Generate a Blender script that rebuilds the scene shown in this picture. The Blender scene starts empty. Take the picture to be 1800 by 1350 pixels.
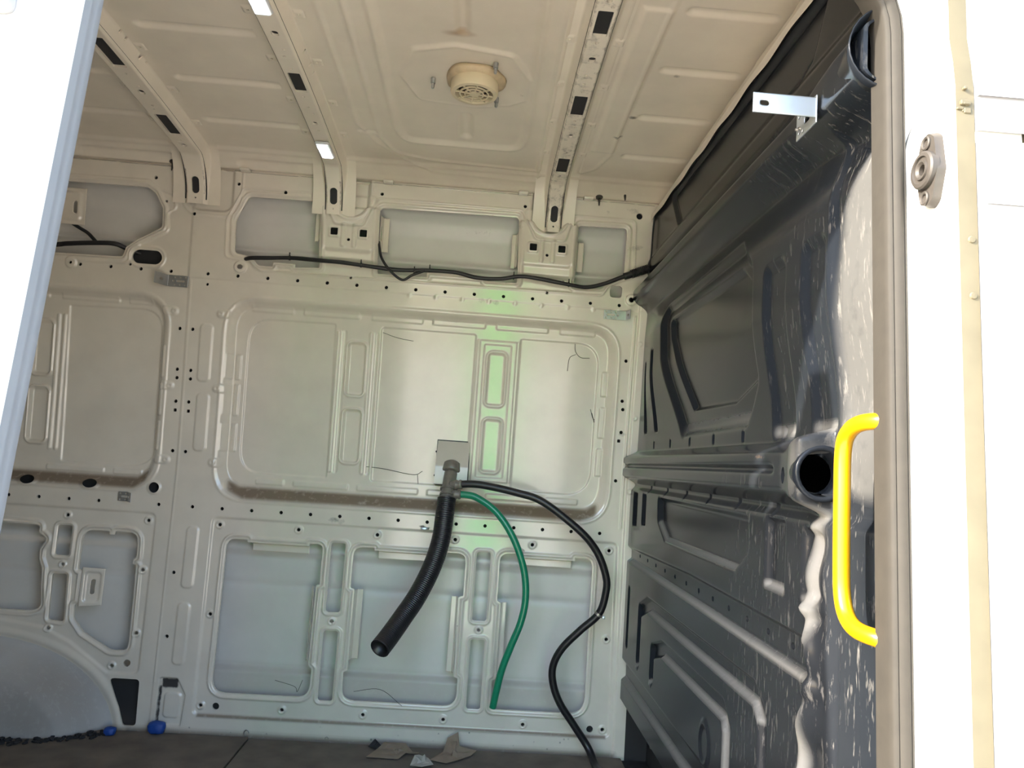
import bpy, bmesh, math, random
import numpy as np
from mathutils import Vector, Matrix

# ------------------------------------------------------------------ camera
SC = bpy.context.scene
COL = SC.collection
cam_d = bpy.data.cameras.new('camera')
cam = bpy.data.objects.new('camera', cam_d)
COL.objects.link(cam)
cam_d.sensor_fit = 'HORIZONTAL'
cam_d.sensor_width = 36.0
cam_d.lens = 27.04
cam_d.clip_start = 0.05
# hand-held phone: 4 degrees of roll, 6 degrees up, 2.5 degrees to the right
cam.matrix_world = Matrix(((0.99657068, -0.07253166, -0.03982521, 0.0),
                           (-0.04704396, -0.10070348, -0.99380364, -2.5),
                           (0.06807169, 0.9922691, -0.10377031, 0.88),
                           (0, 0, 0, 1)))
SC.camera = cam

# ------------------------------------------------------------------ world, sun, exposure
SC.view_settings.view_transform = 'Standard'
SC.view_settings.look = 'None'
SC.view_settings.gamma = 1.0
SC.view_settings.use_curve_mapping = False
SC.view_settings.exposure = 1.5
SC.cycles.sample_clamp_indirect = 2.0; SC.cycles.blur_glossy = 1.0
SC.cycles.caustics_reflective = False; SC.cycles.caustics_refractive = False
world = bpy.data.worlds.new('sky'); SC.world = world
world.use_nodes = True
wn = world.node_tree.nodes; wl = world.node_tree.links
bg = wn['Background']
sky = wn.new('ShaderNodeTexSky')
sky.sky_type = 'NISHITA'; sky.sun_disc = False
sky.sun_elevation = math.radians(32); sky.sun_rotation = math.radians(-110)
sky.air_density = 1.0; sky.dust_density = 2.0; sky.ozone_density = 1.0
wl.new(sky.outputs[0], bg.inputs[0])
bg.inputs[1].default_value = 0.45
sun_d = bpy.data.lights.new('sun', 'SUN'); sun_d.energy = 5.0; sun_d.angle = math.radians(0.6)
sun_d.color = (1.0, 0.93, 0.82)
sun = bpy.data.objects.new('sun', sun_d); COL.objects.link(sun)
SUN_DIR = Vector((1.0, 0.365, -0.52)).normalized()
sun.rotation_euler = SUN_DIR.to_track_quat('-Z', 'Y').to_euler()
sun.location = (-4, -4, 5)

# ------------------------------------------------------------------ materials
def nodes_of(name):
    m = bpy.data.materials.new(name); m.use_nodes = True
    nt = m.node_tree
    return m, nt, nt.nodes['Principled BSDF']

def plain(name, col, rough=0.5, metal=0.0, var=0.08, scale=30.0, bump=0.0, coat=0.0, spec=0.5, emit=None, trans=0.0):
    m, nt, b = nodes_of(name)
    N = nt.nodes; L = nt.links
    tc = N.new('ShaderNodeTexCoord')
    nz = N.new('ShaderNodeTexNoise'); nz.inputs['Scale'].default_value = scale; nz.inputs['Detail'].default_value = 5
    L.new(tc.outputs['Object'], nz.inputs['Vector'])
    mx = N.new('ShaderNodeMix'); mx.data_type = 'RGBA'
    mx.inputs['A'].default_value = tuple(max(0, c*(1-var)) for c in col) + (1,)
    mx.inputs['B'].default_value = tuple(min(1, c*(1+var)) for c in col) + (1,)
    L.new(nz.outputs['Fac'], mx.inputs['Factor'])
    L.new(mx.outputs['Result'], b.inputs['Base Color'])
    b.inputs['Roughness'].default_value = rough
    b.inputs['Metallic'].default_value = metal
    b.inputs['Coat Weight'].default_value = coat
    b.inputs['Coat Roughness'].default_value = 0.08
    b.inputs['Specular IOR Level'].default_value = spec
    b.inputs['Transmission Weight'].default_value = trans
    if bump:
        bp = N.new('ShaderNodeBump'); bp.inputs['Strength'].default_value = bump; bp.inputs['Distance'].default_value = 0.002
        L.new(nz.outputs['Fac'], bp.inputs['Height']); L.new(bp.outputs['Normal'], b.inputs['Normal'])
    if emit:
        b.inputs['Emission Color'].default_value = emit[0] + (1,)
        b.inputs['Emission Strength'].default_value = emit[1]
    return m

def sheet_paint(name, col, rough, dirt_col, dark_col, scratch=0.0, scratch_col=(0.35, 0.33, 0.3), coat=0.0, wave=0.0, spec=0.5):
    """painted sheet metal; 'dirt' and 'grime' point attributes carry where dust and black marks lie"""
    m, nt, b = nodes_of(name)
    N = nt.nodes; L = nt.links
    def mix(fac, a, bb):
        x = N.new('ShaderNodeMix'); x.data_type = 'RGBA'
        if isinstance(fac, float): x.inputs['Factor'].default_value = fac
        else: L.new(fac, x.inputs['Factor'])
        for s, v in (('A', a), ('B', bb)):
            if isinstance(v, tuple): x.inputs[s].default_value = v + (1,)
            else: L.new(v, x.inputs[s])
        return x.outputs['Result']
    def math_(op, a, bb=0.0):
        x = N.new('ShaderNodeMath'); x.operation = op; x.use_clamp = op in ('ADD', 'MULTIPLY')
        for i, v in enumerate((a, bb)):
            if isinstance(v, float): x.inputs[i].default_value = v
            else: L.new(v, x.inputs[i])
        return x.outputs[0]
    def noise(scale, detail=4.0, stretch=None, rough_=0.55):
        mp = N.new('ShaderNodeMapping'); L.new(tc.outputs['Object'], mp.inputs['Vector'])
        if stretch: mp.inputs['Scale'].default_value = stretch
        n = N.new('ShaderNodeTexNoise'); n.inputs['Scale'].default_value = scale; n.inputs['Detail'].default_value = detail
        n.inputs['Roughness'].default_value = rough_
        L.new(mp.outputs[0], n.inputs['Vector']); return n.outputs['Fac']
    def ramp(x, lo, hi):
        r = N.new('ShaderNodeMapRange'); r.inputs['From Min'].default_value = lo; r.inputs['From Max'].default_value = hi
        L.new(x, r.inputs['Value']); return r.outputs[0]
    tc = N.new('ShaderNodeTexCoord')
    at = N.new('ShaderNodeAttribute'); at.attribute_name = 'dirt'
    ag = N.new('ShaderNodeAttribute'); ag.attribute_name = 'grime'
    asc = N.new('ShaderNodeAttribute'); asc.attribute_name = 'scuff'
    n1 = noise(9.0); n2 = noise(60.0, 6.0)
    base = mix(ramp(n1, 0.3, 0.7), tuple(c*0.95 for c in col), tuple(min(1, c*1.04) for c in col))
    d = math_('MULTIPLY', at.outputs['Fac'], ramp(n2, -0.35, 0.45))
    c1 = mix(d, base, dirt_col)
    n3 = noise(45.0, 8.0, None, 0.7)
    g = ramp(math_('ADD', math_('MULTIPLY', ag.outputs['Fac'], 0.62), math_('MULTIPLY', n3, 0.55)), 0.5, 0.72)
    g = math_('MULTIPLY', g, ramp(ag.outputs['Fac'], 0.0, 0.3))
    c2 = mix(g, c1, dark_col)
    rgh = rough
    if scratch:
        s1 = ramp(noise(16.0, 6.0, (1.0, 5.0, 0.9), 0.7), 0.58, 0.68)
        s2 = ramp(noise(90.0, 4.0, (1.0, 1.6, 0.35)), 0.62, 0.72)
        s = math_('MULTIPLY', math_('MAXIMUM', s1, s2), scratch)
        s = math_('MULTIPLY', s, ramp(asc.outputs['Fac'], 0.0, 1.0))
        c2 = mix(s, c2, scratch_col)
    L.new(c2, b.inputs['Base Color'])
    rr = N.new('ShaderNodeMapRange'); rr.inputs['To Min'].default_value = rough; rr.inputs['To Max'].default_value = 0.75
    L.new(math_('ADD', d, g), rr.inputs['Value'])
    ra = math_('ADD', rr.outputs[0], math_('MULTIPLY', n2, 0.04))
    L.new(ra, b.inputs['Roughness'])
    b.inputs['Coat Weight'].default_value = coat
    b.inputs['Coat Roughness'].default_value = 0.1
    b.inputs['Specular IOR Level'].default_value = spec
    if wave:
        bp = N.new('ShaderNodeBump'); bp.inputs['Strength'].default_value = wave; bp.inputs['Distance'].default_value = 0.01
        L.new(noise(5.0, 2.0), bp.inputs['Height']); L.new(bp.outputs['Normal'], b.inputs['Normal'])
    return m

M = {}
M['paint'] = sheet_paint('cream_grey_paint', (0.76, 0.705, 0.61), 0.12, (0.20, 0.15, 0.105), (0.035, 0.03, 0.028), spec=0.75, coat=0.35, wave=0.05)
M['roof'] = sheet_paint('roof_paint', (0.83, 0.755, 0.64), 0.30, (0.36, 0.25, 0.15), (0.04, 0.035, 0.03), coat=0.1, wave=0.05)
M['skin'] = sheet_paint('outer_skin_paint', (0.70, 0.68, 0.64), 0.3, (0.3, 0.26, 0.2), (0.05, 0.045, 0.04), wave=0.04)
M['black'] = sheet_paint('black_bulkhead_paint', (0.013, 0.016, 0.021), 0.19, (0.34, 0.33, 0.305), (0.2, 0.12, 0.07), scratch=0.55, coat=0.0, spec=0.19)
M['arch'] = sheet_paint('wheel_arch_paint', (0.52, 0.51, 0.49), 0.45, (0.20, 0.17, 0.14), (0.08, 0.07, 0.06), scratch=0.35, scratch_col=(0.6, 0.6, 0.6))
M['white'] = plain('white_body_paint', (0.80, 0.80, 0.80), 0.22, var=0.02, scale=6, coat=0.4)
M['jamb'] = plain('white_jamb_paint', (0.78, 0.77, 0.74), 0.3, var=0.05, scale=12)
M['dirty'] = plain('dirty_gap_paint', (0.13, 0.112, 0.07), 0.7, var=0.35, scale=14)
M['seal'] = plain('dusty_rubber', (0.030, 0.026, 0.020), 0.75, var=0.25, scale=40, bump=0.3)
M['rubber'] = plain('black_rubber', (0.014, 0.014, 0.016), 0.45, var=0.3, scale=60, bump=0.15)
M['hoseblack'] = plain('black_hose_rubber', (0.012, 0.012, 0.014), 0.38, var=0.5, scale=90, bump=0.1)
M['green'] = plain('green_hose_plastic', (0.008, 0.23, 0.12), 0.3, var=0.25, scale=200, coat=0.3)
M['galv'] = plain('galvanised_steel', (0.52, 0.53, 0.54), 0.36, metal=0.9, var=0.12, scale=60)
M['zinc'] = plain('bright_zinc_plate', (0.62, 0.68, 0.74), 0.34, metal=0.75, var=0.12, scale=25)
M['steel'] = plain('dull_steel', (0.30, 0.29, 0.27), 0.4, metal=0.8, var=0.3, scale=80)
M['pipe'] = plain('grey_brown_pipe_fitting', (0.17, 0.155, 0.13), 0.38, var=0.35, scale=60, coat=0.2)
M['yellow'] = plain('yellow_powder_coat', (0.52, 0.27, 0.002), 0.3, var=0.05, scale=30, coat=0.3)
M['cream'] = plain('cream_plastic', (0.70, 0.60, 0.42), 0.4, var=0.06, scale=40)
M['boxp'] = plain('beige_plastic', (0.60, 0.56, 0.49), 0.25, var=0.05, scale=30, coat=0.2)
M['sealant'] = plain('yellowed_sealant', (0.58, 0.46, 0.30), 0.6, var=0.35, scale=35, bump=0.4)
M['darkin'] = plain('dark_cavity_shade', (0.02, 0.02, 0.022), 0.7)
M['brownfan'] = plain('brown_fan_plastic', (0.07, 0.05, 0.04), 0.5)
M['guide'] = plain('grey_brown_rubber', (0.05, 0.044, 0.038), 0.55, var=0.25, scale=80)
M['ply'] = plain('dirty_plywood', (0.14, 0.115, 0.09), 0.75, var=0.55, scale=12, bump=0.4)
M['plyedge'] = plain('black_floor_grime', (0.018, 0.018, 0.02), 0.8, var=0.6, scale=50, bump=0.6)
M['card'] = plain('brown_cardboard', (0.26, 0.20, 0.145), 0.8, var=0.2, scale=50, bump=0.2)
M['cardp'] = plain('pale_torn_paper', (0.42, 0.40, 0.35), 0.8, var=0.2, scale=50, bump=0.2)
M['blue'] = plain('blue_plastic_tape', (0.01, 0.06, 0.30), 0.5, var=0.25, scale=60, bump=0.3)
M['led'] = plain('led_lens', (0.9, 0.92, 0.95), 0.2, emit=((0.9, 0.95, 1.0), 0.25))
M['ledb'] = plain('led_strip', (0.95, 0.97, 1.0), 0.2, emit=((0.93, 0.97, 1.0), 5.0))
M['lampbody'] = plain('white_lamp_plastic', (0.75, 0.76, 0.78), 0.3)
M['ground'] = plain('pale_concrete', (0.68, 0.59, 0.46), 0.9, var=0.15, scale=3)
M['render'] = plain('white_render', (0.75, 0.72, 0.66), 0.85, var=0.05, scale=8)
M['greendoor'] = plain('green_door_paint', (0.10, 0.50, 0.20), 0.5, var=0.05)
M['edgeshade'] = plain('shaded_edge_white', (0.20, 0.215, 0.235), 0.5, var=0.06, scale=20)  # white door paint made darker: the edge's shade is put in the colour
M['thread'] = plain('dark_thread', (0.05, 0.045, 0.04), 0.8)
M['bodyext'] = plain('exterior_body_dimmed', (0.30, 0.295, 0.30), 0.28, var=0.02, scale=5, coat=0.2)  # van's white darkened to hold back the daylight; also the grey handle

# ------------------------------------------------------------------ object helpers
def add_obj(name, me, mat=None, parent=None):
    o = bpy.data.objects.new(name, me); COL.objects.link(o)
    if mat is not None and me is not None and len(me.materials) == 0: me.materials.append(M[mat] if isinstance(mat, str) else mat)
    if parent is not None: o.parent = parent
    return o
def tag(o, label, cat, group=None):
    o['label'] = label; o['category'] = cat
    if group: o['group'] = group
    return o
def thing(name, loc, label, cat, group=None):
    o = bpy.data.objects.new(name, None); COL.objects.link(o); o.location = loc
    o.empty_display_size = 0.05
    bpy.context.view_layer.update()
    return tag(o, label, cat, group)
def struct(o): o['kind'] = 'structure'; return o
def attach(o, parent):                     # parts are modelled in world coordinates; keep them there
    o.parent = parent
    o.matrix_parent_inverse = Matrix.Translation(parent.location).inverted() if parent.type == 'EMPTY' else Matrix()
    return o
def part(name, me, mat, parent): return attach(add_obj(name, me, mat), parent)

def mesh_from(P, T, smooth=True, attrs=None, name='mesh'):
    P = np.asarray(P, np.float32); T = np.asarray(T, np.int32)
    me = bpy.data.meshes.new(name)
    me.vertices.add(len(P)); me.vertices.foreach_set('co', P.ravel())
    k = T.shape[1]
    me.loops.add(T.size); me.loops.foreach_set('vertex_index', T.ravel())
    me.polygons.add(len(T)); me.polygons.foreach_set('loop_start', np.arange(0, T.size, k, dtype=np.int32))
    me.polygons.foreach_set('use_smooth', np.full(len(T), smooth))
    me.update(calc_edges=True); me.validate()
    for nme, arr in (attrs or {}).items():
        a = me.attributes.new(nme, 'FLOAT', 'POINT'); a.data.foreach_set('value', np.asarray(arr, np.float32))
    return me

def bm_mesh(bm, smooth=False, name='mesh'):
    me = bpy.data.meshes.new(name)
    bmesh.ops.recalc_face_normals(bm, faces=bm.faces)
    bm.to_mesh(me); bm.free()
    if smooth:
        for p in me.polygons: p.use_smooth = True
    return me

def box_bm(bm, x0, x1, y0, y1, z0, z1, bev=0.0, seg=2):
    r = bmesh.ops.create_cube(bm, size=1.0)
    vs = r['verts']
    for v in vs:
        v.co = Vector(((x0+x1)/2 + v.co.x*(x1-x0), (y0+y1)/2 + v.co.y*(y1-y0), (z0+z1)/2 + v.co.z*(z1-z0)))
    if bev:
        es = list({e for v in vs for e in v.link_edges})
        bmesh.ops.bevel(bm, geom=es, offset=bev, segments=seg, affect='EDGES', profile=0.5)
def box(x0, x1, y0, y1, z0, z1, bev=0.0, seg=2):
    bm = bmesh.new(); box_bm(bm, x0, x1, y0, y1, z0, z1, bev, seg); return bm_mesh(bm)

def catmull(pts, n=8):
    P = [np.array(p, float) for p in pts]
    P = [2*P[0]-P[1]] + P + [2*P[-1]-P[-2]]
    out = []
    for i in range(1, len(P)-2):
        for t in np.linspace(0, 1, n, endpoint=False):
            a, b, c, d = P[i-1], P[i], P[i+1], P[i+2]
            out.append(0.5*((2*b)+(-a+c)*t+(2*a-5*b+4*c-d)*t*t+(-a+3*b-3*c+d)*t**3))
    out.append(P[-2]); return np.array(out)
def resample(C, step):
    d = np.r_[0, np.cumsum(np.linalg.norm(np.diff(C, axis=0), axis=1))]
    s = np.linspace(0, d[-1], max(2, int(round(d[-1]/step))+1))
    return np.stack([np.interp(s, d, C[:, k]) for k in range(3)], 1), s
def tube(C, r, sides=14, cap=True, open_depth=None, inner=0.84):
    """sweep a circle along points C; r scalar or per point; open_depth gives an open end with an inner wall"""
    C = np.asarray(C, float); n = len(C); r = np.broadcast_to(r, (n,)).astype(float)
    T = np.gradient(C, axis=0); T /= np.linalg.norm(T, axis=1)[:, None]
    up = np.array([0, 0, 1.0]) if abs(T[0][2]) < 0.9 else np.array([0, 1.0, 0])
    N = np.cross(T[0], up); N /= np.linalg.norm(N)
    V = []; ang = np.linspace(0, 2*np.pi, sides, endpoint=False)
    rings = []
    for i in range(n):
        if i: N = N - T[i]*N.dot(T[i]); N /= np.linalg.norm(N)
        B = np.cross(T[i], N)
        rings.append(C[i] + r[i]*(np.cos(ang)[:, None]*N + np.sin(ang)[:, None]*B))
    if open_depth:
        k = max(2, int(open_depth/ max(1e-6, np.linalg.norm(C[-1]-C[-2]))))
        for j, f in ((n-1, inner), (max(0, n-1-k), inner)):
            rings.append(C[j] + (rings[j]-C[j])*f)
    V = np.concatenate(rings); m = len(rings)
    Fq = []
    for i in range(m-1):
        for j in range(sides):
            a = i*sides+j; b = i*sides+(j+1) % sides
            Fq.append((a, b, b+sides, a+sides))
    bm = bmesh.new()
    vs = [bm.verts.new(p) for p in V]
    for f in Fq: bm.faces.new([vs[k] for k in f])
    if cap:
        bm.faces.new([vs[j] for j in range(sides)])
        bm.faces.new([vs[(m-1)*sides+j] for j in range(sides)])
    me = bm_mesh(bm, True)
    return me
def lathe(prof, axis_o, axis_d, sides=32, cap=True):
    """prof: (radius, distance along the axis)"""
    d = np.array(axis_d, float); d /= np.linalg.norm(d)
    a = np.cross(d, [1, 0, 0] if abs(d[0]) < 0.8 else [0, 1, 0]); a /= np.linalg.norm(a); b = np.cross(d, a)
    ang = np.linspace(0, 2*np.pi, sides, endpoint=False); bm = bmesh.new(); R = []
    for r, h in prof:
        R.append([bm.verts.new(np.array(axis_o)+d*h+r*(np.cos(t)*a+np.sin(t)*b)) for t in ang])
    for i in range(len(R)-1):
        for j in range(sides):
            bm.faces.new((R[i][j], R[i][(j+1) % sides], R[i+1][(j+1) % sides], R[i+1][j]))
    if cap:
        bm.faces.new(R[0]); bm.faces.new(R[-1])
    return bm_mesh(bm, False)
def smooth_angle(me, deg=35):
    for p in me.polygons: p.use_smooth = True
    me.set_sharp_from_angle(angle=math.radians(deg)); return me

# ------------------------------------------------------------------ pressed sheet metal
def S01(t): t = np.clip(t, 0, 1); return t*t*(3-2*t)
def rect(x0, x1, z0, z1, r):
    cx, cz, hx, hz = (x0+x1)/2, (z0+z1)/2, (x1-x0)/2, (z1-z0)/2; r = min(r, hx*0.999, hz*0.999)
    def f(U, V):
        qx = np.abs(U-cx)-hx+r; qz = np.abs(V-cz)-hz+r
        return np.hypot(np.maximum(qx, 0), np.maximum(qz, 0)) + np.minimum(np.maximum(qx, qz), 0) - r
    return f, (x0, x1, z0, z1)
def circ(x, z, r): return (lambda U, V: np.hypot(U-x, V-z)-r), (x-r, x+r, z-r, z+r)
def ell(x, z, a, b): return (lambda U, V: (np.hypot((U-x)/a, (V-z)/b)-1)*min(a, b)), (x-a, x+a, z-b, z+b)
def rounded(pts, r, n=5):
    P = [np.array(p, float) for p in pts]; out = []; m = len(P)
    for i in range(m):
        a, b, c = P[i-1], P[i], P[(i+1) % m]
        rr = r[i] if isinstance(r, (list, tuple)) else r
        u = a-b; v = c-b; lu, lv = np.linalg.norm(u), np.linalg.norm(v); u /= lu; v /= lv
        ct = np.clip(u.dot(v), -1, 1); half = math.acos(ct)/2
        t = min(rr/max(math.tan(half), 1e-3), 0.48*lu, 0.48*lv)
        p, q = b+u*t, b+v*t
        for s in np.linspace(0, 1, n): out.append((1-s)**2*p+2*s*(1-s)*b+s*s*q)
    return np.array(out)
def poly(pts, r=0.0, n=5):
    P = rounded(pts, r, n) if r else np.array(pts, float)
    def f(U, V):
        d = np.full(U.shape, 1e9); s = np.ones(U.shape)
        for i in range(len(P)):
            a, b = P[i], P[i-1]; e = b-a; l2 = e.dot(e)
            if l2 < 1e-12: continue
            wx, wy = U-a[0], V-a[1]
            t = np.clip((wx*e[0]+wy*e[1])/l2, 0, 1)
            d = np.minimum(d, (wx-e[0]*t)**2+(wy-e[1]*t)**2)
            c1 = V >= a[1]; c2 = V < b[1]; c3 = e[0]*wy > e[1]*wx
            s = np.where((c1 & c2 & c3) | (~c1 & ~c2 & ~c3), -s, s)
        return s*np.sqrt(d)
    return f, (P[:, 0].min(), P[:, 0].max(), P[:, 1].min(), P[:, 1].max())
def line(pts, w):
    P = np.array(pts, float)
    def f(U, V):
        d = np.full(U.shape, 1e9)
        for a, b in zip(P[:-1], P[1:]):
            e = b-a; t = np.clip(((U-a[0])*e[0]+(V-a[1])*e[1])/e.dot(e), 0, 1)
            d = np.minimum(d, np.hypot(U-a[0]-e[0]*t, V-a[1]-e[1]*t))
        return d-w
    return f, (P[:, 0].min()-w, P[:, 0].max()+w, P[:, 1].min()-w, P[:, 1].max()+w)

class Sheet:
    def __init__(s, u, v):
        s.u, s.v = np.asarray(u, float), np.asarray(v, float)
        s.U, s.V = np.meshgrid(s.u, s.v); s.ops = []; s.holes = []; s.dops = []
    def win(s, bb, m):
        i0, i1 = np.searchsorted(s.u, (bb[0]-m, bb[1]+m)); j0, j1 = np.searchsorted(s.v, (bb[2]-m, bb[3]+m))
        return slice(max(0, j0-1), j1+1), slice(max(0, i0-1), i1+1)
    def step(s, sh, h, w=0.008):            # raise (h>0) or press in (h<0) the inside
        f, bb = sh; s.ops.append((bb, w+0.004, lambda U, V: h*S01(0.5-f(U, V)/w)))
    def bead(s, sh, h, w=0.005, off=0.0):   # a ridge following the outline
        f, bb = sh; s.ops.append((bb, abs(off)+2*w+0.004, lambda U, V: h*S01(1-np.abs(f(U, V)-off)/w)))
    def boss(s, x, z, r=0.012, h=0.005, hole=0.0055):
        f, bb = circ(x, z, r); s.ops.append((bb, 0.01, lambda U, V: h*S01(0.5-f(U, V)/0.006) - h*0.7*S01(0.5-(f(U, V)+r*0.4)/0.004)))
        if hole: s.hole(circ(x, z, hole))
    def func(s, fn, bb=(-9, 9, -9, 9)): s.ops.append((bb, 0.0, fn))
    def hole(s, sh): s.holes.append(sh)
    def opening(s, sh, bh=0.006, bw=0.009, off=0.011): s.hole(sh); s.bead(sh, bh, bw, off)
    def dirt(s, sh, a, w, which='dirt'): s.dops.append((which, sh, a, w))
    def compute(s, mapf, flip=False, edge=0.006):
        U, V = s.U.copy(), s.V.copy(); ny, nx = U.shape
        D = np.full(U.shape, 1.0)
        for f, bb in s.holes:
            w = s.win(bb, 0.02); D[w] = np.minimum(D[w], f(U[w], V[w]))
        du = np.gradient(s.u)[None, :] + 0*U; dv = np.gradient(s.v)[:, None] + 0*U
        h = np.minimum(du, dv)
        gy, gx = np.gradient(D, s.v, s.u); g2 = gx*gx+gy*gy+1e-9
        snap = np.abs(D) < 0.52*h
        for ax in (0, 1):
            A = [slice(None)]*2; B = [slice(None)]*2; A[ax] = slice(None, -1); B[ax] = slice(1, None); A, B = tuple(A), tuple(B)
            cr = (D[A]*D[B] < 0) & ~snap[A] & ~snap[B]
            fa = cr & (np.abs(D[A]) <= np.abs(D[B])); fb = cr & ~fa
            snap[A] |= fa; snap[B] |= fb
        mv = np.where(snap & (g2 > 0.2), 1.0, 0.0)
        U -= mv*np.clip(D*gx/g2, -1.2*h, 1.2*h); V -= mv*np.clip(D*gy/g2, -1.2*h, 1.2*h)
        D0 = D.copy(); Sg = np.where(snap, 0, np.sign(D))
        H = np.zeros(U.shape); at = {'dirt': np.zeros(U.shape), 'grime': np.zeros(U.shape), 'scuff': np.zeros(U.shape)}
        for bb, m, fn in s.ops:
            w = s.win(bb, m+0.004); H[w] += fn(U[w], V[w])
        for which, (f, bb), a, wd in s.dops:
            w = s.win(bb, wd+0.004); at[which][w] = np.maximum(at[which][w], a*S01(0.5-f(U[w], V[w])/wd))
        s.Hfull = H
        P = np.stack(mapf(U, V, H), -1).reshape(-1, 3)
        idx = np.arange(ny*nx).reshape(ny, nx)
        a, b, c, d = idx[:-1, :-1].ravel(), idx[:-1, 1:].ravel(), idx[1:, 1:].ravel(), idx[1:, :-1].ravel()
        sg = Sg.ravel(); d0 = D0.ravel()
        alt = (sg[a]*sg[c] < 0) | ((sg[a] != 0) & (sg[c] != 0) & (sg[b] == 0) & (sg[d] == 0) & (sg[a] != sg[c]))
        t1 = np.where(alt[:, None], np.stack([a, b, d], 1), np.stack([a, b, c], 1))
        t2 = np.where(alt[:, None], np.stack([b, c, d], 1), np.stack([a, c, d], 1))
        q = (d0[a]+d0[b]+d0[c]+d0[d])
        keep = []
        for t in (t1, t2):
            m3 = sg[t]
            gone = (m3.max(1) <= 0) & ((m3.min(1) < 0) | (q < 0))
            keep.append(t[~gone])
        T = np.concatenate(keep)
        if flip: T = T[:, ::-1]
        s.P, s.T, s.at, s.sg = P, T, {k: x.ravel() for k, x in at.items()}, sg
        s.UV = np.stack([U.ravel(), V.ravel()], 1); s.mapf = mapf; s.Hf = H.ravel(); s.edge = edge
        # turned-in lip round every opening
        E = np.concatenate([T[:, [0, 1]], T[:, [1, 2]], T[:, [2, 0]]])
        key = np.sort(E, 1); k1 = key[:, 0].astype(np.int64)*(ny*nx)+key[:, 1]
        _, inv, cnt = np.unique(k1, return_inverse=True, return_counts=True)
        on = (cnt[inv] == 1) & (sg[E[:, 0]] == 0) & (sg[E[:, 1]] == 0)
        s.rim = E[on]
        s.rim_tri = np.tile(np.arange(len(T)), 3)[on]
        return s
    def emit(s, name, mat, parent=None, region=None, mat_list=None):
        T = s.T; cen = s.UV[T].mean(1)
        sel = np.ones(len(T), bool) if region is None else region(cen[:, 0], cen[:, 1])
        T2 = T[sel]; rim = s.rim[sel[s.rim_tri]]
        used, inv = np.unique(T2, return_inverse=True)
        P = s.P[used]; TT = inv.reshape(-1, 3)
        A = {k: x[used] for k, x in s.at.items()}
        if len(rim) and s.edge:
            rv, ri = np.unique(rim, return_inverse=True); ri = ri.reshape(-1, 2)
            top = s.P[rv]
            low = np.stack(s.mapf(s.UV[rv, 0], s.UV[rv, 1], s.Hf[rv]-s.edge), -1)
            n0 = len(P); n1 = n0+len(rv)
            P = np.concatenate([P, top, low])
            A = {k: np.concatenate([x, s.at[k][rv], s.at[k][rv]]) for k, x in A.items()}
            e0, e1 = ri[:, 0], ri[:, 1]
            TT = np.concatenate([TT, np.stack([e1+n0, e0+n0, e0+n1], 1), np.stack([e1+n0, e0+n1, e1+n1], 1)])
        me = mesh_from(P, TT, True, A, name)
        o = add_obj(name, me, mat)
        if parent is not None: attach(o, parent)
        return o

# ------------------------------------------------------------------ setting: shape of the van
def yw(z):                                   # the far side leans in above the waist
    t = np.maximum(np.asarray(z, float)-0.75, 0); return -0.11*t*t/(t+0.12)
def zr(y): return 1.785+0.035*(1-((np.asarray(y, float)+0.87)/0.77)**2)
XB = 0.52                                    # bulkhead plane
FLOOR_N = -1.66
rnd = random.Random(4)

# ------------------------------------------------------------------ far side wall
wall_map = lambda U, V, H: (U, yw(V)-H, V)
W = Sheet(np.arange(-1.76, 0.5301, 0.0025), np.arange(-0.03, 1.7501, 0.0025))
# upper rail: four openings
up1 = poly([(-1.74, 1.668), (-1.099, 1.674), (-1.071, 1.656), (-1.046, 1.611), (-1.044, 1.55), (-1.118, 1.507), (-1.152, 1.479), (-1.16, 1.449), (-1.74, 1.44)], 0.012)
W.opening(up1)
W.bead(poly([(-1.74, 1.69), (-1.094, 1.694), (-1.058, 1.67), (-1.012, 1.655), (-1.004, 1.612), (-1.03, 1.6), (-1.024, 1.54), (-1.11, 1.49), (-1.135, 1.468), (-1.142, 1.43), (-1.74, 1.42)], 0.02), 0.004, 0.006)
up2 = poly([(-0.815, 1.593), (-0.778, 1.669), (-0.552, 1.672), (-0.548, 1.6), (-0.543, 1.462), (-0.62, 1.4565), (-0.62, 1.468), (-0.69, 1.468), (-0.69, 1.454), (-0.735, 1.454), (-0.757, 1.480), (-0.812, 1.488)], [0.02, 0.02, 0.012, 0.01, 0.004, 0.002, 0.002, 0.002, 0.002, 0.012, 0.012, 0.015])
W.opening(up2)
up3 = poly([(-0.362, 1.668), (0.083, 1.672), (0.09, 1.5), (0.09, 1.462), (-0.01, 1.460), (-0.01, 1.474), (-0.2, 1.474), (-0.2, 1.459), (-0.358, 1.457)], [0.014, 0.014, 0.01, 0.004, 0.002, 0.002, 0.002, 0.002, 0.004])
W.opening(up3)
up4 = poly([(0.277, 1.662), (0.436, 1.665), (0.436, 1.515), (0.405, 1.497), (0.378, 1.485), (0.366, 1.463), (0.275, 1.463)], [0.012, 0.014, 0.01, 0.01, 0.01, 0.012, 0.004])
W.opening(up4)
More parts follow.
